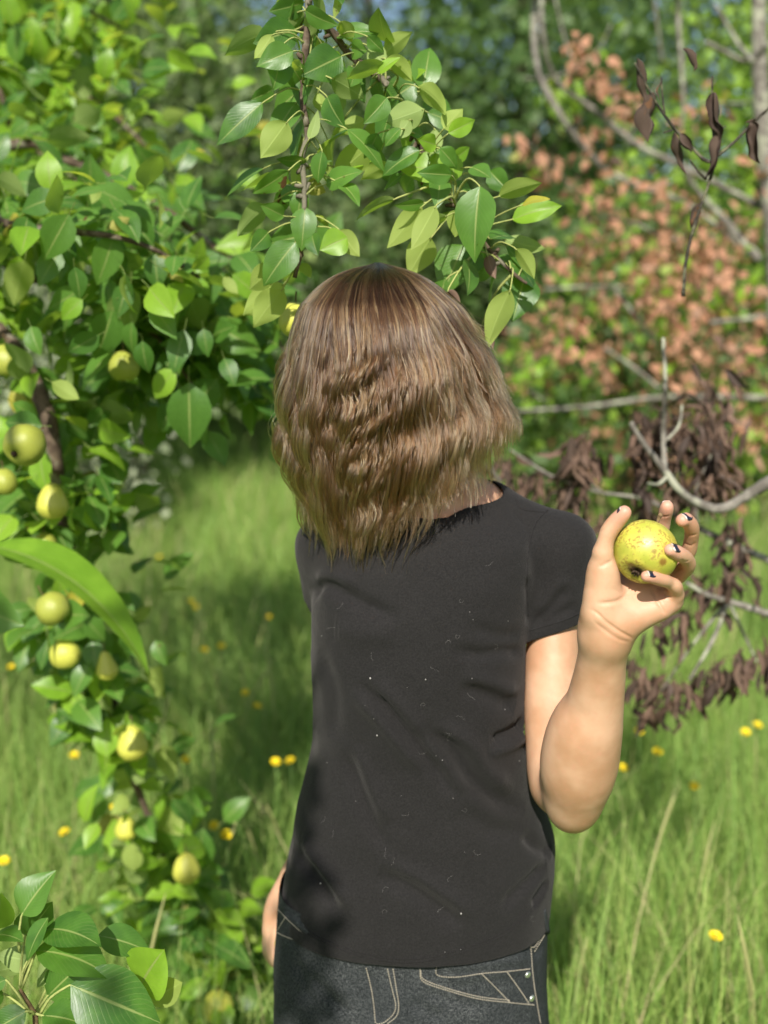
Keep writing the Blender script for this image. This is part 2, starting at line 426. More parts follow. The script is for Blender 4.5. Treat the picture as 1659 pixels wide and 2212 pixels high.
def cloth():
    t = NT('black_cotton_jersey'); ob = t.obj()
    n = t.noise(520, 4, .75, ob); n3 = t.noise(9, 3, vec=ob)
    col = t.mix(t.step(n, .3, .75), (.0060, .0056, .0056), (.0200, .0186, .0183)); col = t.mix(t.math('MULTIPLY', n3, .25), col, (.024, .0225, .022))
    wv = t.n('ShaderNodeTexWave', wave_type='BANDS', bands_direction='X'); wv.inputs['Scale'].default_value = 260; t.put(wv.inputs['Vector'], ob)
    h = t.math('ADD', n, t.math('MULTIPLY', wv.outputs[1], .3)); h = t.math('ADD', h, t.math('MULTIPLY', t.noise(60, 3, vec=ob), 1.2))
    return t.end(t.bsdf(col, .88, .22, Normal=t.bump(h, .45, .0016), Sheen_Weight=.10, Sheen_Roughness=.45, Sheen_Tint=(.75, .7, .68)).outputs[0])
M['cloth'] = cloth()
def denim():
    t = NT('dark_grey_denim'); ob = t.obj()
    mp = t.n('ShaderNodeMapping', i0=ob); mp.inputs['Scale'].default_value = (1.0, 1.0, .18)
    warp = t.noise(1500, 2, .7, mp.outputs[0]); mp2 = t.n('ShaderNodeMapping', i0=ob); mp2.inputs['Scale'].default_value = (.15, .5, 1)
    weft = t.noise(1500, 2, .7, mp2.outputs[0]); th = t.math('ADD', t.math('MULTIPLY', warp, .5), t.math('MULTIPLY', weft, .5))
    wear = t.step(t.noise(11, 3, vec=ob), .45, .75)
    col = t.mix(t.step(th, .42, .64), (.008, .010, .0115), (.070, .076, .078)); col = t.mix(t.math('MULTIPLY', wear, t.math('MULTIPLY', t.step(th, .5, .7), .75)), col, (.25, .25, .24))
    return t.end(t.bsdf(col, .85, .25, Normal=t.bump(t.math('ADD', th, t.math('MULTIPLY', t.noise(40, 3, vec=ob), .8)), .5, .0015)).outputs[0])
M['denim'] = denim()
def plain(name, c, rough=.7, spec=.3, metal=0.0):
    t = NT(name); n = t.noise(150, 3, vec=t.obj()); col = t.mix(t.step(n, .3, .7), c, [min(1, x * 1.3) for x in c])
    return t.end(t.bsdf(col, rough, spec, Metallic=metal).outputs[0])
M['thread'] = plain('ecru_thread', (.31, .275, .215)); M['black_thread'] = plain('black_thread', (.018, .017, .017), .9, .1)
M['rivet'] = plain('rivet_metal', (.60, .62, .55), .3, .5, .9); M['lint'] = plain('pale_lint', (.30, .285, .27), .9, .1)
M['shoe'] = plain('shoe_canvas', (.06, .06, .065)); M['eye'] = plain('eye_white', (.7, .68, .65), .3, .5)
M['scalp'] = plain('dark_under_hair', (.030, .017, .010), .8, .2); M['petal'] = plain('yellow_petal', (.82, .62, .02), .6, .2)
M['stalk'] = plain('flower_stalk', (.12, .20, .05)); M['calyx'] = plain('dry_calyx', (.045, .028, .018), .9, .2)
def hair_mat():
    t = NT('brown_hair'); h = t.n('ShaderNodeBsdfHairPrincipled')
    h.parametrization = 'COLOR'
    tip = t.n('ShaderNodeHairInfo'); f = tip.outputs['Intercept']
    rnd = t.attr('tone')
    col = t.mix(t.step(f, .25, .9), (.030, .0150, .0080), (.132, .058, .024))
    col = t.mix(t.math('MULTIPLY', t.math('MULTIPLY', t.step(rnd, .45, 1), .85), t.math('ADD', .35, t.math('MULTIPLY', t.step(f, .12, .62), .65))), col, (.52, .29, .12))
    t.put(h.inputs['Color'], col); h.inputs['Roughness'].default_value = .21; h.inputs['Radial Roughness'].default_value = .45
    h.inputs['IOR'].default_value = 1.42
    h.inputs['Random Roughness'].default_value = .3
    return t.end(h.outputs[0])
M['hair'] = hair_mat()
def grass_mat():
    t = NT('meadow_grass'); tint = t.attr('tint'); h = t.attr('along')
    col = t.ramp(tint, (0, (.15, .28, .055)), (.45, (.25, .405, .085)), (.8, (.37, .475, .12)), (1, (.60, .52, .27)))
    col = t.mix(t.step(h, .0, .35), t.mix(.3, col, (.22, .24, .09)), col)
    b = t.bsdf(col, .55, .35); tr = t.n('ShaderNodeBsdfTranslucent'); t.put(tr.inputs[0], t.mix(.6, col, (.48, .62, .12)))
    return t.end(t.n('ShaderNodeMixShader', i0=.35, i1=b.outputs[0], i2=tr.outputs[0]).outputs[0])
M['grass'] = grass_mat()
def ground_mat():
    t = NT('meadow_ground'); ob = t.obj(); n = t.noise(1.3, 5, .6, ob); n2 = t.noise(30, 4, .6, ob)
    col = t.mix(t.step(n, .35, .65), (.08, .15, .030), (.16, .25, .05)); col = t.mix(t.math('MULTIPLY', t.step(n2, .45, .7), .5), col, (.10, .085, .04))
    return t.end(t.bsdf(col, .9, .15, Normal=t.bump(n2, .8, .03)).outputs[0])
M['ground'] = ground_mat()
# ================================================================ the person
D0 = 1.375
person = empty('person', (0.02, D0, 0), 'person in black t-shirt with brown hair hanging over the face, holding up a pear', 'person')

# torso outline: picture row, left edge, right edge, half depth, depth of the middle
TORSO = [(1085, 770, 1030, .060, 1.395), (1115, 725, 1120, .078, 1.390), (1150, 700, 1160, .088, 1.385), (1200, 682, 1160, .096, 1.380), (1290, 673, 1148, .104, 1.375), (1400, 672, 1136, .106, 1.372),
         (1500, 677, 1132, .105, 1.372), (1600, 673, 1138, .106, 1.375), (1680, 656, 1152, .110, 1.376), (1740, 642, 1176, .115, 1.378),
         (1800, 632, 1194, .120, 1.380), (1860, 621, 1195, .125, 1.380), (1920, 610, 1188, .128, 1.380), (1975, 604, 1183, .129, 1.380), (2060, 602, 1182, .128, 1.380), (2150, 602, 1182, .126, 1.380)]
def torso_rows(rows):
    z, cx, cy, a, b = [], [], [], [], []
    for y, l, r, dep, yc in rows:
        p, q = P(l, y, yc), P(r, y, yc)
        z.append(p[2]); cx.append((p[0] + q[0]) / 2); cy.append(yc); a.append((q[0] - p[0]) / 2); b.append(dep)
    return z, cx, cy, a, b
tz, tcx, tcy, ta, tb = torso_rows(TORSO)

def rad(px, y, d): return px * mpp(y, d)
def pt(x, y, d): return P(x, y, d)

# ---- shirt surface
sh = Field((-.22, 1.16, .62), (.36, 1.60, 1.36), .0024)
sh.loft(tz, tcx, tcy, ta, tb, 0, 2.3)
NB = (862, 1105)
sh.cone(pt(880, 1112, 1.40), pt(1040, 1128, 1.400), .052, .049, .03)
sh.cone(pt(1040, 1128, 1.400), pt(1206, 1178, 1.385), .049, .042, .02)
sh.cone(pt(880, 1112, 1.40), pt(722, 1182, 1.405), .050, .044, .03)
sh.chain([(pt(1211, 1185, 1.383), .0410), (pt(1207, 1260, 1.376), .0400), (pt(1199, 1345, 1.368), .0372), (pt(1198, 1440, 1.362), .0368)], .022)
sh.chain([(pt(714, 1185, 1.408), .0425), (pt(716, 1245, 1.430), .041), (pt(722, 1300, 1.455), .039)], .018)
sV, sF = sh.mesh(); sV = relax(sV, sF, 2)
bvh = bvh_of(sV, sF)
FOLDS = [([(672, 1282), (700, 1264), (745, 1284), (800, 1312), (868, 1340)], -.0050, .009), ([(680, 1262), (720, 1246), (775, 1268)], .0030, .010),
         ([(775, 1470), (830, 1528), (880, 1588), (932, 1652), (980, 1722)], -.0055, .0075), ([(760, 1490), (815, 1548), (865, 1608), (915, 1672)], .0038, .010), ([(800, 1460), (855, 1515), (905, 1572), (960, 1640)], .0030, .010),
         ([(895, 1573), (970, 1612), (1015, 1676), (1068, 1724), (1135, 1756)], -.0066, .011), ([(930, 1570), (1010, 1606), (1050, 1664), (1110, 1712)], .0042, .012), ([(900, 1610), (965, 1655), (1010, 1712)], .0030, .010),
         ([(1143, 1355), (1184, 1318), (1228, 1262)], -.0055, .0065), ([(1150, 1362), (1205, 1328), (1248, 1308)], -.0036, .006), ([(1160, 1325), (1195, 1290), (1225, 1245)], .003, .007),
         ([(975, 1402), (1033, 1414), (1090, 1408), (1130, 1411)], -.0034, .008), ([(990, 1484), (1055, 1502), (1112, 1527)], -.0042, .010), ([(990, 1460), (1060, 1478), (1118, 1500)], .0030, .010),
         ([(1055, 1604), (1098, 1587), (1130, 1562)], -.0052, .009), ([(1050, 1630), (1100, 1610), (1135, 1588)], .0036, .009),
         ([(745, 1617), (775, 1703), (810, 1790), (850, 1850)], -.0036, .010), ([(770, 1610), (805, 1700), (840, 1780)], .0026, .010),
         ([(811, 1889), (870, 1910), (923, 1943), (1003, 2001)], -.0052, .012), ([(830, 1870), (900, 1895), (960, 1935), (1030, 1985)], .0036, .012),
         ([(632, 1836), (677, 1890), (735, 1979)], -.0044, .011), ([(650, 1815), (700, 1880), (755, 1965)], .0034, .011),
         ([(1080, 1965), (1130, 1920), (1182, 1870)], -.0045, .009), ([(1130, 1800), (1160, 1830), (1190, 1842)], -.004, .009), ([(1150, 1960), (1172, 1925), (1185, 1905)], -.0035, .007),
         ([(1140, 1245), (1142, 1300), (1141, 1352)], -.0042, .008), ([(720, 1355), (800, 1372), (860, 1368)], .0020, .014), ([(1110, 1100), (1145, 1150), (1150, 1210)], -.0012, .006),
         ([(990, 1745), (1060, 1790), (1140, 1800)], -.0028, .011), ([(690, 1400), (720, 1500), (722, 1600)], -.0025, .014), ([(1010, 1350), (1075, 1372), (1125, 1372)], -.0024, .009)]
sN = vnormals(sV, sF)
for line, amp, w in FOLDS:
    ln = on_surface(bvh, line, 30)
    if len(ln) > 2: sV = press(sV, sN, ln, amp * (1.9 if line[0][0] < 1140 or line[0][1] > 1500 else 1.0), w)
sV += sN * (fbm(sV, 11, 2.0, 3) * .0024)[:, None]
sV = relax(sV, sF, 1)
# cut the hem, the sleeves and the neck with planes
HEM_Z = P(604, 1962, 1.38)[2]
bm = bmesh.new()
for v in sV: bm.verts.new(v)
bm.verts.ensure_lookup_table()
for f in sF: bm.faces.new([bm.verts[int(i)] for i in f])
def cut(co, no, sel=None):
    geom = bm.verts[:] + bm.edges[:] + bm.faces[:]
    if sel:
        vs = {v for v in bm.verts if sel(v.co)}
        geom = list(vs) + [e for e in bm.edges if all(v in vs for v in e.verts)] + [f for f in bm.faces if all(v in vs for v in f.verts)]
    bmesh.ops.bisect_plane(bm, geom=geom, dist=1e-5, plane_co=co, plane_no=no, clear_outer=True)
cut((0, D0, HEM_Z), (0, 0.03, -1))
nkR, nkL, nkF = P(1055, 1036, 1.402), P(667, 1042, 1.402), P(872, 1150, 1.300)
nkN = np.cross(nkR - nkL, nkF - nkL); nkN = nkN if nkN[2] > 0 else -nkN
cut(nkR, nkN, lambda c: c.z > 1.15)
slA, slB = P(1141, 1378, 1.365), P(1256, 1338, 1.365)
ax = P(1198, 1440, 1.36) - P(1206, 1270, 1.375); ax /= np.linalg.norm(ax)
inpl = slB - slA; inpl /= np.linalg.norm(inpl); side = np.cross(ax, inpl); pn = np.cross(inpl, side); pn = pn if pn @ ax > 0 else -pn
armx = P(1137, 1400, 1.365)[0]
cut(slA, pn, lambda c: c.x > armx - .004 and P(1140, 1600, 1.37)[2] < c.z < 1.22)
lsA = P(672, 1292, 1.44); lax = P(722, 1300, 1.455) - P(714, 1185, 1.408); lax /= np.linalg.norm(lax)
cut(lsA, lax, lambda c: c.x < P(760, 1290, 1.44)[0] and c.z > 1.06 and c.y > 1.43)
# keep the main piece
bm.verts.ensure_lookup_table(); seen = set(); best = []
for v in bm.verts:
    if v in seen: continue
    st, comp = [v], []
    seen.add(v)
    while st:
        a = st.pop(); comp.append(a)
        for e in a.link_edges:
            b = e.other_vert(a)
            if b not in seen: seen.add(b); st.append(b)
    if len(comp) > len(best): best = comp
keep = set(best)
bmesh.ops.delete(bm, geom=[v for v in bm.verts if v not in keep], context='VERTS')
bmesh.ops.recalc_face_normals(bm, faces=bm.faces[:])
rim = [tuple(v.co) for v in bm.verts if v.is_boundary]
for v in bm.verts: v.co -= Vector(ORG['person'])
me = bpy.data.meshes.new('t_shirt'); bm.to_mesh(me); bm.free()
me.polygons.foreach_set('use_smooth', np.ones(len(me.polygons), bool)); me.materials.append(M['cloth'])
shirt = bpy.data.objects.new('t_shirt', me); COL.objects.link(shirt); reg(shirt, ORG['person']); shirt.parent = person
sol = shirt.modifiers.new('thickness', 'SOLIDIFY'); sol.thickness = .0022; sol.offset = -1

bvh_shirt = bvh_of(sV, sF)
def stitches(name, lines, mat, parent, bvh, r=.0005, dash=None, lift=.0002, n=70):
    b = Bag()
    for ln in lines:
        pts = on_surface(bvh, ln, n, lift)
        if len(pts) < 3: continue
        if dash is None: b.add(*tube(pts, r, 5))
        else:
            L = np.linalg.norm(np.diff(pts, axis=0), axis=1).sum(); k = max(3, int(L / dash)); q = catmull(pts, k * 3 + 1)
            for i in range(k): b.add(*tube(q[i * 3:i * 3 + 3], [r, r * 1.25, r], 4))
    return b.build(name, mat, parent)
hem = [[(611, 1948), (650, 2003), (700, 2036), (789, 2068), (878, 2079), (968, 2066), (1079, 2025), (1140, 1977), (1179, 1935)]]
stitches('hem_seam', hem + [[(x, y - 7) for x, y in hem[0]]], M['black_thread'], shirt, bvh_shirt, .0006, .0035)
stitches('sleeve_seam', [[(1143, 1362), (1180, 1352), (1222, 1338), (1258, 1322)], [(1183, 1102), (1160, 1125), (1146, 1160), (1139, 1210), (1138, 1270), (1141, 1330)],
                         [(1115, 1080), (1126, 1099), (1150, 1104), (1180, 1107)]], M['black_thread'], shirt, bvh_shirt, .0009)
# lint: specks and curled fibres on the cotton
b = Bag()
for i in range(58):
    x, y = rng.uniform(690, 1180), rng.uniform(1210, 2060)
    h = on_surface(bvh_shirt, [(x, y), (x + 2, y + 1)], 2, .0006)
    if len(h) < 1 or (x > 1125 and y < 1790): continue
    c = h[0]
    if i < 26:
        r = rng.uniform(.0003, .0006) * (2.2 if i < 5 else 1)
        b.add(*tube(c + np.array([[0, 0, -r], [0, -r * .3, 0], [0, 0, r]]), [r * .5, r, r * .5], 5))
    else:
        k = 9; a = rng.uniform(0, 6.28); da = rng.uniform(-.5, .5); q = [(x, y)]
        for j in range(k): a += da + rng.uniform(-.4, .4); q.append((q[-1][0] + math.cos(a) * rng.uniform(1.5, 3.2), q[-1][1] + math.sin(a) * rng.uniform(1.5, 3.2)))
        ln = on_surface(bvh_shirt, q, 16, .0004)
        if len(ln) > 8: b.add(*tube(ln,  .00006, 3))
tag(b.build('lint', M['lint'], shirt), kind='stuff')

# ---- body: trunk, neck, head, lowered arm, legs (coarse), joined to the raised arm and hand (fine)
bd = Field((-.24, 1.14, -.01), (.30, 1.66, 1.60), .0045)
bd.loft(tz, tcx, tcy, [v - .018 for v in ta], [v - (.014 if z_ > 1.20 else .026) for v, z_ in zip(tb, tz)], 0, 2.3)
bd.cone(pt(868, 1000, 1.392), pt(876, 1125, 1.402), .052, .056, .03)
bd.cone(pt(900, 1072, 1.402), pt(1028, 1103, 1.404), .050, .0385, .045)
bd.cone(pt(1028, 1103, 1.404), pt(1206, 1184, 1.386), .0385, .034, .01)
bd.cone(pt(880, 1112, 1.402), pt(722, 1184, 1.407), .046, .038, .04)
HC = pt(858, 800, 1.385)
bd.ellipsoid(HC + (0, .012, .012), (.074, .092, .094), .02)                   # skull
bd.ellipsoid(HC + (0, -.030, -.062), (.052, .056, .062), .03)                 # jaw
bd.ellipsoid(HC + (0, -.098, -.034), (.013, .018, .014), .014)                # nose tip
bd.cone(HC + (0, -.080, .004), HC + (0, -.098, -.030), .008, .010, .012)
for sx in (-1, 1):
    bd.ellipsoid(HC + (sx * .034, -.070, .022), (.026, .014, .010), .016)     # brow
    bd.ellipsoid(HC + (sx * .076, .008, -.014), (.010, .020, .030), .010)     # ear
    bd.ellipsoid(HC + (sx * .034, -.068, -.038), (.022, .016, .016), .02)     # cheek
bd.ellipsoid(HC + (0, -.081, -.074), (.024, .011, .006), .008); bd.ellipsoid(HC + (0, -.079, -.086), (.021, .011, .007), .008)
# lowered arm
bd.chain([(pt(722, 1190, 1.410), .038), (pt(745, 1420, 1.480), .034), (pt(740, 1610, 1.525), .032), (pt(697, 1760, 1.515), .029), (pt(646, 1885, 1.490), .0215)], .02)
bd.chain([(pt(642, 1885, 1.489), .021), (pt(604, 1958, 1.480), .0215), (pt(594, 2010, 1.470), .019)], .012)
for j, (dx, dd) in enumerate(((-14, .018), (-10, .004), (2, -.008), (18, -.018))):
    bd.chain([(pt(592 + dx * .6, 2010, 1.470 + dd), .0105), (pt(586 + dx * .5, 2052, 1.455 + dd), .0092), (pt(606 + dx * .3, 2084, 1.430 + dd), .0082), (pt(640 + dx * .2, 2085, 1.412 + dd), .0072)], .004)
bd.chain([(pt(628, 1930, 1.455), .014), (pt(640, 1985, 1.418), .011), (pt(648, 2020, 1.408), .009)], .008)
hipz = P(890, 2120, 1.38)[2]; hx = tcx[-1]
for sx, foot in ((-1, -.10), (1, .13)):
    k = (hx + sx * .085, 1.385, hipz - .02); kn = (hx + sx * .095, 1.375, .42); an = (hx + sx * .095, 1.40, .075)
    bd.chain([(k, .092), (kn, .056), ((kn[0], 1.395, .30), .053), (an, .036)], .03)
    bd.chain([((an[0], 1.41, .045), .034), ((an[0] + sx * .01, 1.27, .030), .026), ((an[0] + sx * .015, 1.21, .026), .020)], .02)
V0, F0 = bd.mesh(); V0 = relax(V0, F0, 1)

PC = P(1394.5, 1191.5, 1.13); PR = 71 * mpp(1191.5, 1.13)                      # the held pear
MM = .001
def hp(x, y, dep): return P(x, y, 1.13 + dep * MM)
ar = Field((.10, 1.07, .90), (.42, 1.46, 1.36), .0015)
ar.chain([(pt(1205, 1250, 1.382), .0320), (pt(1198, 1330, 1.373), .0325), (pt(1194, 1410, 1.360), .0346), (pt(1192, 1530, 1.340), .0355), (pt(1199, 1620, 1.322), .0360), (pt(1214, 1695, 1.304), .0350)], .012)
ar.chain([(pt(1238, 1744, 1.246), .0205), (pt(1241, 1719, 1.240), .0325), (pt(1246, 1690, 1.233), .0405), (pt(1250, 1652, 1.224), .0458), (pt(1257, 1610, 1.213), .0450), (pt(1266, 1573, 1.203), .0418), (pt(1281, 1532, 1.192), .0346), (pt(1289, 1496, 1.183), .0312), (pt(1300, 1424, 1.165), .0272), (pt(1309, 1364, 1.150), .0278)], .014)
ar.cone(pt(1222, 1690, 1.285), pt(1236, 1745, 1.256), .034, .0225, .040)
hd = ar
hd.chain([(hp(1309, 1368, 20), .0278), (hp(1313, 1350, 19), .027), (hp(1330, 1318, 20), .021)], .014)
# palm
for a, bq, ra, rb in (((1300, 1325, 16), (1378, 1212, 50), .0150, .0115), ((1316, 1328, 17), (1408, 1222, 52), .0155, .0122),
                      ((1332, 1332, 15), (1432, 1246, 38), .0150, .0120), ((1344, 1338, 12), (1446, 1296, 15), .0150, .0118)):
    hd.cone(hp(*a), hp(*bq), ra, rb, .016)
hd.cone(hp(1294, 1322, 6), hp(1302, 1232, 3), .0165, .0135, .014)            # thenar
hd.ellipsoid(hp(1304, 1282, 5), (.0165, .014, .024), .014)
hd.cone(hp(1349, 1340, 6), hp(1424, 1312, 6), .0165, .0130, .014)            # hypothenar
hd.cone(hp(1352, 1300, 16), hp(1400, 1268, 26), .012, .012, .014)
hd.cone(hp(1378, 1216, 50), hp(1440, 1288, 24), .012, .012, .012)              # knuckle row
FINGERS = {
 'thumb':  [((1302, 1240, 3), .0140), ((1302, 1194, -2), .0106), ((1309, 1166, -4), .0092), ((1317, 1146, -5), .0096), ((1331, 1127, -6), .0092), ((1345, 1112, -9), .0082), ((1349, 1107, -10), .0074)],
 'index':  [((1378, 1212, 50), .0112), ((1412, 1172, 52), .0090), ((1428, 1146, 47), .0086), ((1435, 1120, 40), .0076), ((1440, 1100, 31), .0078), ((1441, 1094, 28), .0068)],
 'middle': [((1410, 1220, 51), .0115), ((1456, 1206, 44), .0092), ((1484, 1194, 26), .0090), ((1493, 1166, 14), .0080), ((1494, 1140, 2), .0083), ((1482, 1123, -8), .0078), ((1474, 1124, -13), .0070)],
 'ring':   [((1436, 1248, 38), .0112), ((1466, 1240, 21), .0092), ((1485, 1222, 3), .0090), ((1481, 1206, -11), .0080), ((1467, 1197, -22), .0082), ((1455, 1190, -28), .0077), ((1448, 1188, -31), .0068)],
 'little': [((1448, 1298, 15), .0108), ((1459, 1284, 4), .0088), ((1458, 1267, -8), .0082), ((1445, 1258, -14), .0071), ((1431, 1253, -22), .0073), ((1408, 1247, -30), .0068), ((1396, 1245, -33), .0060)]}
FP = {}
for nm, ch in FINGERS.items():
    pts = [(hp(*c), r * .97) for c, r in ch]; FP[nm] = pts
    ar.cone(pts[0][0], pts[1][0], pts[0][1], pts[1][1], .010)
    ar.chain(pts[1:], .0035)
V1, F1 = ar.mesh(); wz = hp(1309, 1330, 12)[2]
V1 = relax(V1, F1, 2, .5)
soft = np.clip((wz - V1[:, 2]) / .02, 0, 1)[:, None]; V1 = V1 * (1 - soft) + relax(V1, F1, 60, .5) * soft
# creases of the wrist, palm and finger joints
bvh1 = bvh_of(V1, F1); N1 = vnormals(V1, F1)
def zz(pts): return [(1234.4 + x * .1819, 1053.4 + y * .1819) for x, y in pts]
CREASE = [(zz([(200, 1440), (290, 1480), (420, 1600), (560, 1700), (740, 1800)]), -.0011, .0016), (zz([(240, 1560), (380, 1680), (560, 1800), (700, 1840)]), -.0006, .0018),
          (zz([(690, 1190), (640, 1290), (540, 1350), (420, 1370), (290, 1370)]), -.0012, .0022), (zz([(970, 1180), (985, 1270), (1040, 1380), (1120, 1510)]), -.0014, .0018),
          (zz([(320, 950), (400, 910), (490, 870)]), -.0009, .0016), (zz([(330, 520), (370, 500), (400, 480)]), -.0005, .0012), (zz([(1030, 330), (1100, 345), (1180, 330)]), -.0006, .0014),
          (zz([(1320, 560), (1400, 570), (1490, 560)]), -.0008, .0014), (zz([(1320, 650), (1420, 690), (1480, 640)]), -.0006, .0014), (zz([(1090, 1230), (1130, 1280), (1200, 1300)]), -.0010, .0014),
          (zz([(1300, 850), (1340, 880), (1400, 870)]), -.0006, .0013), (zz([(1170, 960), (1240, 970), (1320, 960)]), -.0006, .0014), (zz([(1020, 1180), (1060, 1200), (1090, 1230)]), -.0007, .0014),
          (zz([(560, 1420), (700, 1480), (800, 1560)]), -.0004, .0022), (zz([(450, 1180), (560, 1240), (640, 1260)]), -.0003, .002)]
for ln, amp, w in CREASE:
    l3 = on_surface(bvh1, ln, 20)
    if len(l3) > 2: V1 = press(V1, N1, l3, amp * 1.35, w)
V1 += N1 * (fbm(V1, 45, 5.0, 2) * .00025)[:, None]
flush = np.zeros(len(V1))
for nm, pts in FP.items():
    tipc = pts[-1][0]; flush = np.maximum(flush, .75 * np.exp(-(np.linalg.norm(V1 - tipc, axis=1) / .015) ** 2))
for c, s_, k in ((hp(1350, 1290, 20), .030, .22), (hp(1440, 1300, 15), .020, .40), (pt(1240, 1785, 1.28), .022, .35), (hp(1425, 1262, -5), .012, .3)):
    flush = np.maximum(flush, k * np.exp(-(np.linalg.norm(V1 - c, axis=1) / s_) ** 2))
o1 = mk('arm', V1, F1, M['skin'], None, (0, 0, 0)); o0 = mk('body', V0, F0, M['skin'], None, (0, 0, 0))
bo = o0.modifiers.new('join', 'BOOLEAN'); bo.operation = 'UNION'; bo.solver = 'MANIFOLD'; bo.object = o1
dg = bpy.context.evaluated_depsgraph_get(); me = bpy.data.meshes.new_from_object(o0.evaluated_get(dg))
if len(me.vertices) < len(V1):
    bo.solver = 'EXACT'; dg = bpy.context.evaluated_depsgraph_get(); me = bpy.data.meshes.new_from_object(o0.evaluated_get(dg))
o0.modifiers.clear(); bpy.data.objects.remove(o1); o0.data = me
co = np.empty(len(me.vertices) * 3, np.float32); me.vertices.foreach_get('co', co); co = co.reshape(-1, 3)
fl = np.zeros(len(co)); from mathutils.kdtree import KDTree
kd = KDTree(len(V1))
for i, v in enumerate(V1): kd.insert(v, i)
kd.balance()
near = (co > V1.min(0) - .005).all(1) & (co < V1.max(0) + .005).all(1)
for i in np.nonzero(near)[0]:
    _, j, dd = kd.find(co[i])
    if dd < .004: fl[i] = flush[j]
setattr_float(me, 'flush', fl)
me.vertices.foreach_set('co', (co - ORG['person']).astype(np.float32).ravel()); me.update()
me.polygons.foreach_set('use_smooth', np.ones(len(me.polygons), bool))
o0.name = 'body'; o0.parent = person; reg(o0, ORG['person'])

# eyes under the hair
for sx in (-1, 1):
    b = Bag(); c = HC + (sx * .034, -.066, .004)
    b.add(*tube([c + (0, .010, 0), c + (0, .004, 0), c + (0, -.004, 0), c + (0, -.010, 0)], [.004, .0115, .0115, .004], 12)); b.build('eye', M['eye'], person)

# finger nails with chipped navy polish
def nail(finger, up, chip, w=.0056, l=.0108, back=.35):
    pts = FP[finger]; a, bq = pts[-2][0], pts[-1][0]; r = pts[-1][1]
    d = bq - a; d /= np.linalg.norm(d); up = np.array(up, float); up -= d * (up @ d); up /= np.linalg.norm(up); sd = np.cross(d, up)
    c = bq - d * .0035
    nu, nv = 9, 9; V, U = [], []
    for j in range(nv):
        t = j / (nv - 1)
        for i in range(nu):
            s_ = i / (nu - 1) * 2 - 1
            wd = w * (1 - .35 * abs(2 * t - 1) ** 4)
            al = (t - .45) * l; y = s_ * wd
            hgt = math.sqrt(max((r + .0006) ** 2 - (y * .92) ** 2, 0)) - .9 * max(0, al - .001) ** 2 * 40
            V.append(c + d * al + sd * y + up * hgt); U.append((s_, t))
    F = [(j * nu + i, j * nu + i + 1, (j + 1) * nu + i + 1, (j + 1) * nu + i) for j in range(nv - 1) for i in range(nu - 1)]
    o = mk('fingernail', V, F, M['polish'], person)
    U = np.array(U); setattr_float(o.data, 'chip', [1.0 if (t > .93 - .10 * math.sin(s_ * 3 + chip * 5) * chip) else 0.0 for s_, t in U])
    so = o.modifiers.new('t', 'SOLIDIFY'); so.thickness = .0008
    return o
nail('ring', (.35, -.62, .72), .9); nail('little', (.25, -.62, .78), .5, .0044, .0088); nail('middle', (.55, -.25, .75), .3)
nail('thumb', (-.75, .2, .55), .6, .0058, .0105); nail('index', (.0, 1.0, .3), .4)

# ---- jeans
JE = [(1880, 612, 1184, .114, 1.380), (1930, 603, 1182, .117, 1.380), (2000, 597, 1180, .1185, 1.380), (2060, 593, 1179, .120, 1.380), (2120, 592, 1180, .121, 1.380), (2220, 592, 1186, .120, 1.380), (2330, 592, 1188, .116, 1.380)]
jz, jx, jy, ja, jb = torso_rows(JE)
jn = Field((-.26, 1.20, .03), (.32, 1.60, .82), .0032)
jn.loft(jz, jx, jy, ja, jb, 0, 2.4)
jhx = jx[-1]
for sx in (-1, 1):
    kn = (hx + sx * .095, 1.375, .42); an = (hx + sx * .097, 1.40, .055)
    jn.chain([((jhx + sx * .088, 1.380, jz[-1] + .03), .094), (kn, .074), (an, .064)], .03)
jV, jF = jn.mesh(); jV = relax(jV, jF, 2); jN = vnormals(jV, jF); bvhj = bvh_of(jV, jF)
def z8(pts): return [(521 + x * .4464, 1755.6 + y * .4464) for x, y in pts]
for ln, amp, w in ((z8([(945, 775), (1040, 800), (1170, 782), (1280, 772), (1400, 760)]), .0022, .006), (z8([(945, 740), (1100, 735), (1300, 715), (1420, 700)]), .0035, .010),
                   (z8([(950, 700), (1100, 690), (1300, 670)]), -.003, .008), (z8([(720, 765), (740, 850), (755, 930), (740, 985)]), .0016, .004), (z8([(605, 755), (635, 880), (650, 1020)]), -.003, .006),
                   (z8([(330, 780), (420, 880), (520, 990)]), -.0035, .009), (z8([(820, 900), (900, 960), (980, 1010)]), -.003, .009), (z8([(1400, 640), (1415, 810), (1432, 940)]), .0018, .004),
                   (z8([(200, 480), (300, 560), (370, 620)]), .0025, .006), (z8([(1340, 625), (1410, 680), (1460, 660)]), -.003, .007), (z8([(870, 860), (1000, 905), (1200, 950)]), -.0022, .008),
                   (z8([(250, 700), (300, 800), (330, 930)]), -.002, .009)):
    l3 = on_surface(bvhj, ln, 30)
    if len(l3) > 2: jV = press(jV, jN, l3, amp, w)
jV += jN * (fbm(jV, 18, 9.0, 3) * .0012)[:, None]
keepf = (jV[jF][:, :, 2] > .07).all(1) & (jV[jF][:, :, 2] < P(610, 1905, 1.38)[2]).all(1)
jeans = mk('jeans', jV, jF[keepf], M['denim'], person)
bvhj = bvh_of(jV, jF)
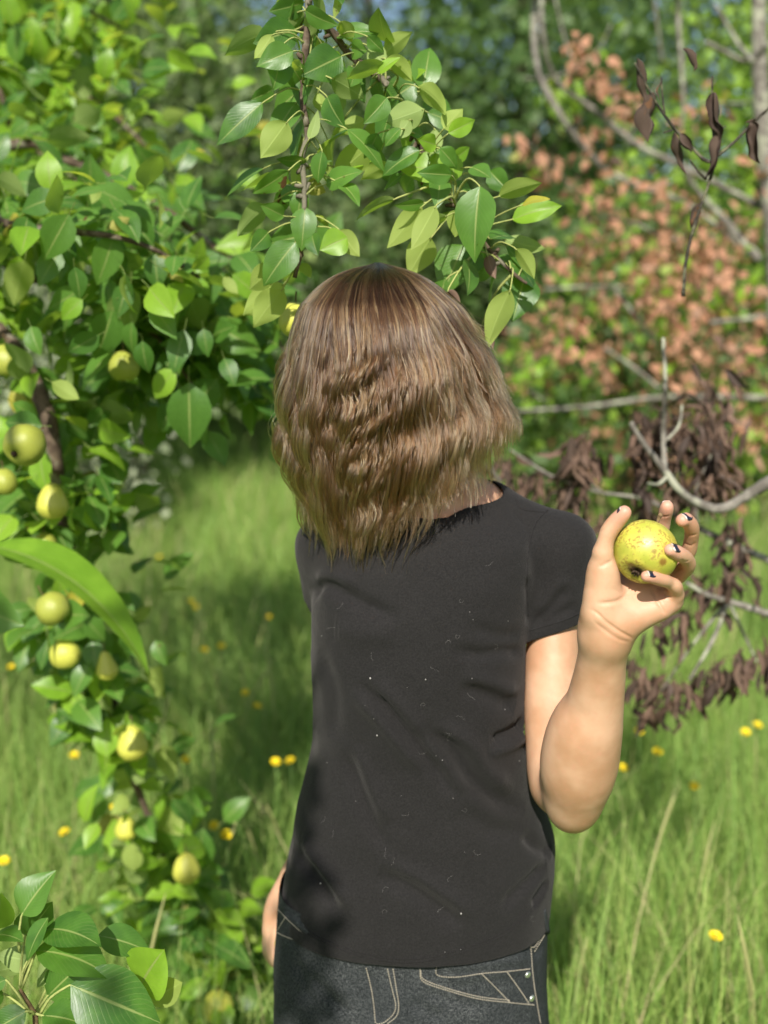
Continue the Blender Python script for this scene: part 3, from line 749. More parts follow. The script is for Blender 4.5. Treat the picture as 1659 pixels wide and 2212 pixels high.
ST = [z8(p) for p in ([(1330, 610), (1400, 570), (1470, 500)], [(1368, 600), (1415, 650), (1470, 560)], [(1418, 672), (1468, 590)], [(1400, 640), (1413, 800), (1432, 930), (1448, 1020)],
      [(945, 740), (950, 785), (1040, 795), (1170, 777), (1280, 768), (1400, 755)], [(865, 755), (880, 815), (1000, 860), (1150, 900), (1300, 918), (1420, 930)], [(1165, 780), (1230, 845), (1300, 917)],
      [(1285, 768), (1340, 845), (1392, 922)], [(708, 755), (730, 850), (748, 930), (735, 975), (690, 1015), (650, 1022)], [(735, 755), (750, 850), (762, 935), (750, 985), (705, 1022)],
      [(605, 750), (635, 880), (650, 1020)], [(180, 470), (240, 530), (310, 592)], [(158, 572), (230, 605), (310, 625), (380, 660)], [(215, 505), (175, 572)], [(868, 762), (884, 806), (1000, 850), (1150, 889), (1300, 907)])]
stitches('stitching', ST, M['thread'], jeans, bvhj, .00062, .0030, .0004, 60)
for x, y in z8([(1385, 783), (1405, 897)]):
    h = bvhj.ray_cast(Vector(CAM), Vector(ray(x, y)).normalized(), 4)
    if h[0]:
        n = np.array(h[1]); n = n if n @ ray(x, y) < 0 else -n; c = np.array(h[0])
        mk('rivet', *tube([c - n * .001, c + n * .0012, c + n * .0022, c + n * .0026], [.0045, .0045, .0036, .0012], 14), M['rivet'], jeans)
# waistband and belt loop under the shirt hem
for x0, y0, x1, y1 in ((1168, 1962, 1178, 2012),):
    ln = on_surface(bvhj, [(x0, y0), (x1, y1)], 6, .002)
    if len(ln) > 2: mk('belt_loop', *tube(ln, .005, 6), M['denim'], jeans)
for sx in (-1, 1):
    b = Bag(); axx = hx + sx * .095
    b.add(*tube([(axx, 1.45, .02), (axx, 1.44, .052), (axx, 1.38, .056), (axx + sx * .012, 1.29, .045), (axx + sx * .016, 1.22, .036), (axx + sx * .018, 1.185, .024)], [.020, .044, .046, .042, .036, .014], 14)); b.build('shoe', M['shoe'], person)

# ---- hair
HY = np.array([566, 572, 580, 592, 606, 625, 660, 700, 760, 830, 900, 950, 1000, 1040, 1080, 1130, 1185.])
HL = np.array([812, 800, 762, 728, 704, 682, 652, 637, 622, 609, 603, 606, 620, 630, 643, 656, 674.])
HR = np.array([818, 838, 872, 905, 930, 956, 994, 1022, 1053, 1080, 1097, 1093, 1080, 1072, 1060, 1046, 1010.])
HD = np.array([.004, .020, .040, .056, .070, .082, .100, .112, .124, .132, .134, .132, .128, .122, .116, .108, .100])
_yy = np.linspace(HY[0], HY[-1], 400)
def soften(tab, p=2.0):
    q = np.interp(_yy, HY, tab); k = np.exp(-np.linspace(-2, 2, 25) ** 2); k /= k.sum()
    r = np.convolve(np.pad(q, 12, mode='edge'), k, 'valid'); w = np.clip((_yy - 572) / 40, 0, 1); return q * (1 - w) + r * w
HL, HR, HD = soften(HL), soften(HR), soften(HD); HYC = np.interp(_yy, [566, 700, 900, 1185], [1.392, 1.388, 1.383, 1.375]); HY = _yy
UE = np.array([-1, -.8, -.55, -.2, 0, .3, .6, .85, 1.0]); YE = np.array([1112, 1146, 1164, 1162, 1138, 1088, 1024, 966, 925.])
def hair_pts(phi, y, rho):
    l, r, d, yc = (np.interp(y, HY, t) for t in (HL, HR, HD, HYC))
    mid, half = (l + r) / 2, (r - l) / 2
    return P(mid + half * rho * np.sin(phi), y, yc - d * rho * np.cos(phi))
NS, NP = 32000, 26
NG = NS // 10; gi = np.repeat(np.arange(NG), 10)                                # ten hairs to a fine lock
phg = np.where(rng.random(NG) < .76, rng.uniform(-1.75, 1.75, NG), rng.uniform(-math.pi, math.pi, NG)); phi = phg[gi]
s = np.linspace(0, 1, NP)[None, :]
ncl = 34; cl_phi = np.sort(rng.uniform(-math.pi, math.pi, ncl)); ci = np.clip(np.searchsorted(cl_phi, phi) + rng.integers(-1, 2, NG)[gi], 0, ncl - 1)
layer = rng.integers(0, 4, NG)[gi]; cid = ci * 4 + layer
cr = rng.random((ncl * 4, 8)); cc = cr[cid]
rho = 1 - .058 * layer - .10 * rng.random(NG)[gi] ** 1.4
u = np.sin(phi)
yend = np.interp(u, UE, YE) + rng.normal(0, 22, NG)[gi] + rng.normal(0, 12, NS) + (cc[:, 5] - .62) * 80 - (1 - rho) * 60
yend = np.where(u > .2, np.minimum(yend, np.interp(u, UE, YE) + 12), yend)
short = (rng.random(NG) < .16)[gi]; yend = np.where(short, yend - rng.uniform(30, 240, NG)[gi], yend)
back = np.cos(phi) < -.1; yend = np.where(back, np.minimum(yend, 1050), yend)
y0 = 567 + (1 - rho) * 150 + rng.random(NG)[gi] ** 2 * 40 * (rng.random(NG)[gi] > .4)
Y = y0[:, None] + (yend - y0)[:, None] * s ** 1.5
pull = (.05 + .72 * np.clip((s - .12) / .8, 0, 1)) * (.30 + .60 * rng.random(NG)[gi])[:, None]
ph = phi[:, None] + (cl_phi[ci] + (cc[:, 0] - .5) * .22 - phi)[:, None] * pull
Uq = u[:, None]
straight = np.clip((Uq - .22) / .5, 0, 1)                                     # the right side falls straighter
A = np.clip((s - .10 - .30 * cc[:, 7:8]) / .50, 0, 1) ** 1.2 * (1 - .60 * straight) * (.62 + .80 * cc[:, 1:2])
psi = 2 * np.pi * Y / (116 + 56 * cc[:, 2:3]) + 1.8 * np.sin(2.3 * phi)[:, None] + 2.2 * (cc[:, 3:4] - .5) + .9 * (rng.random(NG)[gi] - .5)[:, None]
rh = rho[:, None] + A * .056 * np.sin(psi) + (cc[:, 6:7] - .55) * .115 * np.clip(s * 1.6, 0, 1)
ph = ph + A * .042 * np.sin(psi + 1.4) + (cc[:, 4:5] - .5) * .30 * s ** 1.3 + .10 * np.clip(s * 1.5, 0, 1) * (cc[:, 7:8] - .5)
e1 = rng.normal(0, 1, (NG, 1))[gi] + rng.normal(0, .10, (NS, 1)); e2 = rng.uniform(0, 6.28, (NG, 1))[gi]
ph = ph + rng.normal(0, .011, (NS, 1)) * (1.15 - .8 * s); rh = rh + rng.normal(0, .008, (NS, 1)) * (1.1 - .5 * s)
ph = ph + .026 * e1 * np.sin(s * (4 + 3 * np.abs(e1)) + e2) * s
rh = rh + .016 * rng.normal(0, 1, (NG, 1))[gi] * np.sin(s * 7 + e2 * 1.7) * s
rh = rh + np.clip((s - .80) / .2, 0, 1) ** 1.5 * np.where(Uq > .25, .11, -.02 + .06 * e1 * .5)
fly = (rng.random(NS) < .06)[:, None]
rh = rh + fly * (.015 + .05 * s * rng.random((NS, 1))); ph = ph + fly * .16 * e1 * s ** .7 * np.sin(s * 4 + e2)
rh = np.minimum(rh, 1.15)
pts = hair_pts(ph, Y, rh)
hc = bpy.data.hair_curves.new('hair'); hc.add_curves([NP] * NS)
hc.attributes['position'].data.foreach_set('vector', (pts - ORG['person']).astype(np.float32).ravel())
ra = hc.attributes.new('radius', 'FLOAT', 'POINT') if 'radius' not in hc.attributes else hc.attributes['radius']
rr = (.00024 * (.7 + .6 * rng.random(NS)))[:, None] * np.interp(s, [0, .7, 1], [1, 1, .35])
tn = hc.attributes.new('tone', 'FLOAT', 'CURVE'); tn.data.foreach_set('value', np.clip(.6 * rng.random(NG)[gi] ** 1.3 + .25 * cc[:, 7] + .25 * rng.random(NS), 0, 1).astype(np.float32))
ra.data.foreach_set('value', rr.astype(np.float32).ravel())
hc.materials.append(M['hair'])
hair = bpy.data.objects.new('hair', hc); COL.objects.link(hair); hair.parent = person; reg(hair, ORG['person'])
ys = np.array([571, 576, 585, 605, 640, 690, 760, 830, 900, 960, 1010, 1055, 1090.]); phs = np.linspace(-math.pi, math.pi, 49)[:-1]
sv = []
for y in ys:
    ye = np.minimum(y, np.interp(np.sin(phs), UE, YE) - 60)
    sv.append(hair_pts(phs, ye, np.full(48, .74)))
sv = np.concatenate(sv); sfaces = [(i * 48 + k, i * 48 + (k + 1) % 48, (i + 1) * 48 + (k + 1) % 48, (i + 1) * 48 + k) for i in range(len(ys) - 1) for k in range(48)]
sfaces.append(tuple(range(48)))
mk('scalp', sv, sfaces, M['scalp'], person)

# ---- the pear in the raised hand
def pear_mesh(name, R_, mat, squat=.96, neck=.0, lump=.02, seed=0.0, nu=40, nv=30):
    """a pear standing on z: stalk end up, calyx hollow below"""
    V, U = [], []
    for j in range(nv + 1):
        a = math.pi * j / nv
        z = math.cos(a); r = math.sin(a)
        zz_ = z * squat + (neck * max(z, 0) ** 1.5)
        rr_ = r * (1 - .38 * neck * max(z, -.1))
        if a > math.pi - .62: q = (a - (math.pi - .62)) / .62; zz_ += .30 * q ** 1.6
        if a < .45 and neck < .3: q = 1 - a / .45; zz_ -= .14 * q ** 1.6
        for i in range(nu):
            th = 2 * math.pi * i / nu
            k = 1 + lump * noise.noise(Vector((math.cos(th) * 1.3 * r + seed, math.sin(th) * 1.3 * r, z * 1.3))) * 2
            V.append((rr_ * k * math.cos(th) * R_, rr_ * k * math.sin(th) * R_, zz_ * k * R_)); U.append((i / nu, j / nv))
    F = [(j * nu + i, (j + 1) * nu + i, (j + 1) * nu + (i + 1) % nu, j * nu + (i + 1) % nu) for j in range(nv) for i in range(nu)]
    return np.array(V), F
axis = (P(1425, 1128, 1.13 + .016) - P(1374, 1240, 1.13 - .026)); axis /= np.linalg.norm(axis)
q = Vector(axis).to_track_quat('Z', 'Y').to_matrix(); Q = np.array(q)
pv, pf = pear_mesh('p', PR * 1.0, None, .95, .0, .030, 2.0, 72, 56)
pw = pv @ Q.T + PC
held = mk('held_pear', pw, pf, M['pear'], None, PC)
tag(held, 'yellow russet-speckled round pear held up in the open hand', 'pear')
mark = np.zeros(len(pw)); rot = np.zeros(len(pw))
def spot3(x, y):
    r = ray(x, y); r = r / np.linalg.norm(r); oc = PC - CAM; t = oc @ r; dd = oc @ oc - t * t
    return CAM + r * (t - math.sqrt(max(PR * PR - dd, 0)))
for (x, y), w, kk in ((zz([(1088, 885)])[0], .0042, .95), (zz([(990, 760)])[0], .0028, .8), (zz([(860, 605)])[0], .003, .6), (zz([(690, 955)])[0], .006, .85), (zz([(655, 935)])[0], .004, .7)):
    d = np.linalg.norm(pw - spot3(x, y), axis=1); mark = np.maximum(mark, kk * np.clip((w * 1.25 - d) / (w * .5), 0, 1))
dcal = np.linalg.norm(pw - (PC - axis * PR * .80), axis=1); rot = np.clip((.0115 - dcal) / .006, 0, 1)
setattr_float(held.data, 'mark', mark); setattr_float(held.data, 'rot', rot)
b = Bag(); s0 = PC + axis * PR * .78; s1 = P(1424, 1118, 1.13 + .020); s2 = P(1428, 1111, 1.13 + .018)
b.add(*tube(catmull([s0, s1, s2], 8), [.0016, .0015, .0015, .0015, .0017, .0020, .0026, .0024], 8)); b.build('stalk', M['twig'], held)
b = Bag(); cc_ = PC - axis * PR * .78; e1_ = np.cross(axis, (0, 0, 1.)); e1_ /= np.linalg.norm(e1_); e2_ = np.cross(axis, e1_)
for k in range(6):
    a = k * math.pi / 3; dv = math.cos(a) * e1_ + math.sin(a) * e2_
    b.add(*tube([cc_, cc_ + dv * .003 - axis * .002, cc_ + dv * .0045 - axis * .0042], [.0012, .0014, .0004], 5))
b.build('calyx', M['calyx'], held)
hc2 = P(640, 2036, 1.445); pv2, pf2 = pear_mesh('p', .032, None, .95, .1, .02, 5.0, 28, 20)
low = mk('held_pear', pv2 + hc2, pf2, M['pear_pale'], None, hc2)
tag(low, 'yellow pear held low in the hanging hand beside the jeans', 'pear')
b = Bag(); b.tube([hc2 + (0, 0, .028), hc2 + (.002, 0, .045)], .0016); b.build('stalk', M['twig'], low)
# ================================================================ the setting
GX = np.concatenate([np.linspace(-60, -8, 14), np.linspace(-7, 7, 29), np.linspace(8, 60, 14)]); GY = np.concatenate([np.linspace(-30, -1, 10), np.linspace(0, 16, 33), np.linspace(18, 300, 30)])
def ground_h(x, y):
    return .03 * np.sin(x * .9 + 1) * np.cos(y * .7) + .02 * np.sin(x * 2.1 + y * 1.3)
gx, gy = np.meshgrid(GX, GY, indexing='ij'); gv = np.stack([gx, gy, ground_h(gx, gy) - .012], -1).reshape(-1, 3)
nyy = len(GY); gf = [(i * nyy + j, (i + 1) * nyy + j, (i + 1) * nyy + j + 1, i * nyy + j + 1) for i in range(len(GX) - 1) for j in range(nyy - 1)]
tag(mk('ground', gv, gf, M['ground'], None, (0, 0, 0)), kind='structure')

def blades(n, y0, y1, hmin, hmax, w, spread):
    y = np.sqrt(rng.uniform(y0 ** 2, y1 ** 2, n)); x = rng.uniform(-1, 1, n) * (y * .37 + spread)
    return x, y, rng.uniform(hmin, hmax, n) * rng.choice([.6, .8, 1, 1, 1.25], n), np.full(n, w) * rng.uniform(.6, 1.4, n)
sets = [blades(30000, .75, 4.2, .14, .42, .0036, .55), blades(34000, 4.2, 8.5, .14, .40, .0060, .9), blades(30000, 8.5, 18, .14, .40, .011, 1.5)]
bx, by, bh, bw = (np.concatenate(t) for t in zip(*sets))
# keep the blades off the person's feet; grass grows in tussocks
tuss = np.array([noise.noise(Vector((a * 1.1, b * 1.1, 3.0))) for a, b in zip(bx, by)])
bh *= 1 + .55 * tuss
ok = (np.abs(bx - .03) > .22) | (np.abs(by - 1.36) > .26); bx, by, bh, bw, tuss = bx[ok], by[ok], bh[ok], bw[ok], tuss[ok]
nb = len(bx); seg = 4; t = np.linspace(0, 1, seg + 1)[None, :]
az = rng.uniform(0, 2 * np.pi, nb); lean = rng.gamma(2.0, .22, nb) + .06; faz = az + rng.normal(0, .5, nb) + np.pi / 2
bend = lean[:, None] * bh[:, None] * t ** 1.9
cx_ = bx[:, None] + np.cos(az)[:, None] * bend; cy_ = by[:, None] + np.sin(az)[:, None] * bend
cz_ = ground_h(bx, by)[:, None] - .02 + bh[:, None] * (t - .22 * lean[:, None] * t ** 2.4)
wd = bw[:, None] * .5 * (1 - t ** 1.6 * .96)
Lx, Ly = np.cos(faz)[:, None] * wd, np.sin(faz)[:, None] * wd
V = np.stack([np.stack([cx_ - Lx, cy_ - Ly, cz_], -1), np.stack([cx_ + Lx, cy_ + Ly, cz_], -1)], 2).reshape(-1, 3)
i0 = (np.arange(nb)[:, None] * (2 * (seg + 1)) + 2 * np.arange(seg)[None, :]).ravel()
F = np.stack([i0, i0 + 1, i0 + 3, i0 + 2], 1)
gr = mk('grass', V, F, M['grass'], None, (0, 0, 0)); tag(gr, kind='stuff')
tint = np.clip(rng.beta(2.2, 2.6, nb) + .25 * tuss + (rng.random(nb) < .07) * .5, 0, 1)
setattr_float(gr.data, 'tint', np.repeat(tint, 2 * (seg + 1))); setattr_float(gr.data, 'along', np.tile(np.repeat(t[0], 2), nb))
# seed heads standing above the blades
b = Bag()
for k in range(240):
    y = math.sqrt(rng.uniform(1.6 ** 2, 7 ** 2)); x = rng.uniform(-1, 1) * (y * .37 + .4)
    if abs(x - .03) < .3 and abs(y - 1.37) < .3: continue
    h = rng.uniform(.32, .55); a = rng.uniform(0, 6.28); l = rng.uniform(.02, .14)
    p = [np.array([x, y, 0]), np.array([x + math.cos(a) * l * .3, y + math.sin(a) * l * .3, h * .6]), np.array([x + math.cos(a) * l, y + math.sin(a) * l, h])]
    q = catmull(p, 7); b.add(*tube(q, [.0011, .001, .001, .001, .003, .0034, .0008], 4))
st = b.build('grass_seed_heads', M['grass'], None, (0, 0, 0)); tag(st, kind='stuff'); n_ = len(st.data.vertices)
setattr_float(st.data, 'tint', np.full(n_, .93)); setattr_float(st.data, 'along', np.ones(n_))

# ---- dandelions
def dandelion_meshes():
    b = Bag()
    for ring_, (rr_, zz_, n_) in enumerate(((.0125, .001, 20), (.0095, .004, 16), (.006, .006, 10))):
        for k in range(n_):
            a = 2 * math.pi * (k + .5 * ring_) / n_ + rng.normal(0, .05); w = .0018
            dx, dy = math.cos(a), math.sin(a); px, py = -dy * w, dx * w
            b.add([(dx * .002 + px * .5, dy * .002 + py * .5, zz_), (dx * .002 - px * .5, dy * .002 - py * .5, zz_), (dx * rr_ - px, dy * rr_ - py, zz_ + .004), (dx * rr_ + px, dy * rr_ + py, zz_ + .004)], [(0, 1, 2, 3)])
    return build_mesh('flower_head', np.concatenate(b.v), b.f, M['petal'])
fh = dandelion_meshes()
sv_, sf_ = tube(catmull([(0, 0, -.30), (.008, .004, -.15), (0, 0, 0)], 7), .0016, 5); stem_me = build_mesh('flower_stem', sv_, sf_, M['stalk'])
gv_, gf_ = tube([(0, 0, -.008), (0, 0, -.004), (0, 0, .002)], [.002, .005, .006], 8); cal_me = build_mesh('sepals', gv_, gf_, M['stalk'])
DAND = [((595, 1647), 'left of the two big dandelions close beside the black shirt'), ((627, 1645), 'right of the two big dandelions, touching the edge of the black shirt'),
        ((462, 1785), 'large dandelion of a close pair right of the fruiting branch'), ((487, 1805), 'smaller lower dandelion of a close pair right of the fruiting branch'),
        ((345, 1783), 'dandelion seen against the bare stretch of the hanging branch'), ((195, 1825), 'bright dandelion in sunny grass above the dark leaf rosette'),
        ((140, 1800), 'small dandelion in sunny grass left of a brighter one'), ((160, 1633), 'lone dandelion left of the hanging branch at the edge of sunny grass'),
        ((400, 1643), 'lower dandelion of two, one above the other, in shaded grass'), ((402, 1595), 'upper dandelion of two, one above the other, in shaded grass'),
        ((530, 1498), 'dandelion in shaded grass left of the shirt, upper of a close pair'), ((555, 1527), 'dim dandelion just below a brighter one left of the shirt'),
        ((580, 1335), 'far dandelion near the left sleeve'), ((440, 1405), None), ((478, 1397), None), ((305, 1487), 'dandelion just under the tip of the long near leaf'), ((25, 1443), 'dandelion at the left picture edge above the hanging leaves'),
        ((412, 1300), None), ((422, 1312), None), ((513, 1757), 'small faint dandelion right of the bare branch stretch'), ((250, 1745), 'dandelion low among leaves of the hanging branch'),
        ((1545, 2025), 'lone dandelion in the tall sunny grass at lower right'), ((1345, 1660), 'dandelion right beside the raised elbow'), ((1380, 1580), 'dandelion right of the forearm below the dead leaves'),
        ((1610, 1583), 'left one of two dandelions by the right picture edge'), ((1636, 1568), 'right one of two dandelions by the right picture edge'), ((8, 1862), 'dandelion at the left edge above the dark leaf rosette'),
        ((1420, 1625), None), ((1500, 1700), None), ((300, 1230), None), ((345, 1205), None)]
for i, ((px_, py_), lab) in enumerate(DAND):
    hgt = rng.uniform(.30, .38); p = ground_at(px_, py_, hgt)
    e = empty('dandelion', (p[0], p[1], hgt), (lab if lab else 'tiny yellow dandelion far off in the grass'), 'flower', 'dandelions in the meadow')
    tilt = Matrix.Rotation(rng.uniform(.2, .6), 4, 'X') @ Matrix.Rotation(rng.uniform(-.3, .3), 4, 'Y')
    for nm, me in (('flower_head', fh), ('sepals', cal_me), ('stem', stem_me)):
        o = bpy.data.objects.new(nm, me); COL.objects.link(o); o.parent = e
        if nm != 'stem': o.matrix_basis = tilt
        else: o.scale = (1, 1, hgt / .30)

# ================================================================ leaves and branches
WP = np.array([[0, .03], [.05, .34], [.13, .68], [.24, .92], [.36, 1.0], [.50, .95], [.64, .78], [.77, .54], [.88, .28], [.95, .11], [1, .0]])
def leaf_shape(L, W, fold=.25, curl=.5, wave=.0, twist=.0, nv=9, nu=4, seed=0.0, dead=False):
    """blade from the stalk end (origin) along the chord +Y of length L; x across, z is the upper side"""
    tt = np.linspace(0, 1, nv + 1); wprof = np.interp(tt, WP[:, 0], WP[:, 1]) * W * .5
    c = curl if abs(curl) > 1e-3 else 1e-3; Larc = L * c / (2 * math.sin(c / 2)) if abs(c) < 5.5 else L * 1.6
    V, U = [], []
    for j, t in enumerate(tt):
        a = c * t; y = Larc * math.sin(a) / c; z = -Larc * (1 - math.cos(a)) / c
        th = -c / 2; y, z = y * math.cos(-th) - z * math.sin(-th), y * math.sin(-th) + z * math.cos(-th)
        nrm = a - c / 2                                  # slope of the midrib
        for i in range(nu + 1):
            s_ = i / nu * 2 - 1; x = s_ * wprof[j]
            if dead:
                an = s_ * fold * 2.2; rr_ = wprof[j] / max(fold * 2.2, .2); x = rr_ * math.sin(an); lift = rr_ * (1 - math.cos(an))
            else: lift = fold * abs(x) * (1 - .35 * abs(s_)) + wave * W * math.sin(t * 9 + seed + s_ * 2.2) * abs(s_) ** 1.5
            tw = twist * (t - .5); x2, l2 = x * math.cos(tw) - lift * math.sin(tw), x * math.sin(tw) + lift * math.cos(tw)
            V.append((x2, y + l2 * math.sin(nrm) * .6, z + l2 * math.cos(nrm))); U.append((i / nu, t))
    F = [(j * (nu + 1) + i, j * (nu + 1) + i + 1, (j + 1) * (nu + 1) + i + 1, (j + 1) * (nu + 1) + i) for j in range(nv) for i in range(nu)]
    return np.array(V), F, np.array(U)
def frame(base, tip, facing, roll=0.0):
    """rotation whose +Y runs base -> tip and whose +Z turns towards `facing`"""
    y = np.asarray(tip, float) - base; L = np.linalg.norm(y); y = y / L
    z = np.asarray(facing, float); z = z - y * (z @ y); z /= max(np.linalg.norm(z), 1e-9)
    x = np.cross(y, z); c, s_ = math.cos(roll), math.sin(roll)
    z, x = z * c + x * s_, x * c - z * s_
    return np.stack([x, y, z], 1), L
# shared leaf shapes of unit length with a short stalk, for the many
LEAFLIB = {}
def lib(kind, mat, n=7):
    key = (kind, mat)
    if key not in LEAFLIB:
        out = []
        for k in range(n):
            if kind == 'dead': V, F, U = leaf_shape(1, rng.uniform(.30, .46), rng.uniform(.5, .9), rng.uniform(.3, 1.7), .0, rng.uniform(-1.6, 1.6), 7, 4, k, True)
            else: V, F, U = leaf_shape(1, rng.uniform(.50, .66), rng.uniform(.08, .42), rng.uniform(.15, .95), rng.uniform(0, .035), rng.uniform(-.4, .4), 6, 4, k)
            b = Bag().add(V, F, U)
            tv, tf = tube([(0, -.26, .05), (0, -.12, .01), (0, .02, 0)], [.013, .011, .009], 3, False); b.add(tv, tf, np.tile((.5, .02), (len(tv), 1)))
            out.append((np.concatenate(b.v), b.f, np.concatenate(b.u), None))
        if kind == 'dead': out = [(v + np.array([noise.noise_vector(Vector(p * 3.6 + q_ * 2.3)) for p in v]) * (.07, .07, .10), f, u_, n_) for q_, (v, f, u_, n_) in enumerate(out)]
        LEAFLIB[key] = [(v, f, u_, build_mesh('leaf', v, f, M[mat], u_)) for v, f, u_, _ in out]
    return LEAFLIB[key]
def put_leaf(parent, base, Rm, L, kind='live', mat='leaf', name='leaf'):
    me = lib(kind, mat)[rng.integers(0, 7)][3]
    o = bpy.data.objects.new(name, me); COL.objects.link(o); o.parent = parent
    m = Matrix([[*(Rm[i] * L), (base - ORG[parent.name])[i]] for i in range(3)] + [[0, 0, 0, 1]]); o.matrix_basis = m
    return o
def mass(name, items, parent, loc=None):
    """leaves too many or too small to pick apart: one mesh per material"""
    out = []
    for mat in sorted({it[4] for it in items}):
        b = Bag()
        for base, Rm, L, kind, mt in items:
            if mt != mat: continue
            v, f, u_, _ = lib(kind, mt)[rng.integers(0, 7)]
            b.add(base + (v * L) @ Rm.T, f, u_)
        out.append(tag(b.build(name, M[mat], parent, loc), kind='stuff'))
    return out
def toward_cam(p): d = CAM - p; return d / np.linalg.norm(d)

# ---- the branch that hangs in from above, leaf by leaf
def z4(x, y): return (438.9 + x * .496, y * .496)
branch = empty('pear_branch', P(690, -120, 1.43), 'leafy pear branch hanging down in two arms behind the head', 'branch')
def zp(x, y, d): return P(*z4(x, y), d)
b = Bag()
ARM1 = [zp(470, -330, 1.47), zp(462, -80, 1.45), zp(456, 110, 1.44), (zp(441, 250, 1.43)), zp(431, 430, 1.42), zp(455, 580, 1.41), zp(430, 680, 1.41), zp(440, 800, 1.41), zp(440, 950, 1.41), zp(428, 1080, 1.41), zp(398, 1210, 1.41)]
ARM2 = [zp(458, 60, 1.44), zp(560, 140, 1.46), zp(640, 240, 1.47), zp(730, 310, 1.47), zp(850, 420, 1.47), zp(930, 600, 1.46), zp(1000, 750, 1.45), zp(1075, 860, 1.44), zp(1150, 960, 1.43), zp(1250, 1090, 1.43), zp(1350, 1190, 1.43), zp(1410, 1235, 1.43)]
b.tube(ARM1, .0054, .0028, 8, 60, .25); b.tube(ARM2, .0050, .0022, 8, 60, .25)
for k in range(46):                                                             # fruiting spurs
    arm = (ARM1, ARM2)[k % 2]; q = catmull(arm, 80)[rng.integers(6, 78)]; d = rng.normal(0, 1, 3); d /= np.linalg.norm(d)
    b.add(*tube([q, q + d * .006, q + d * rng.uniform(.009, .014)], [.0028, .0032, .0018], 6, bumps=.3))
b.build('bough', M['bark'], branch)
armpts = np.concatenate([catmull(ARM1, 160), catmull(ARM2, 200)])
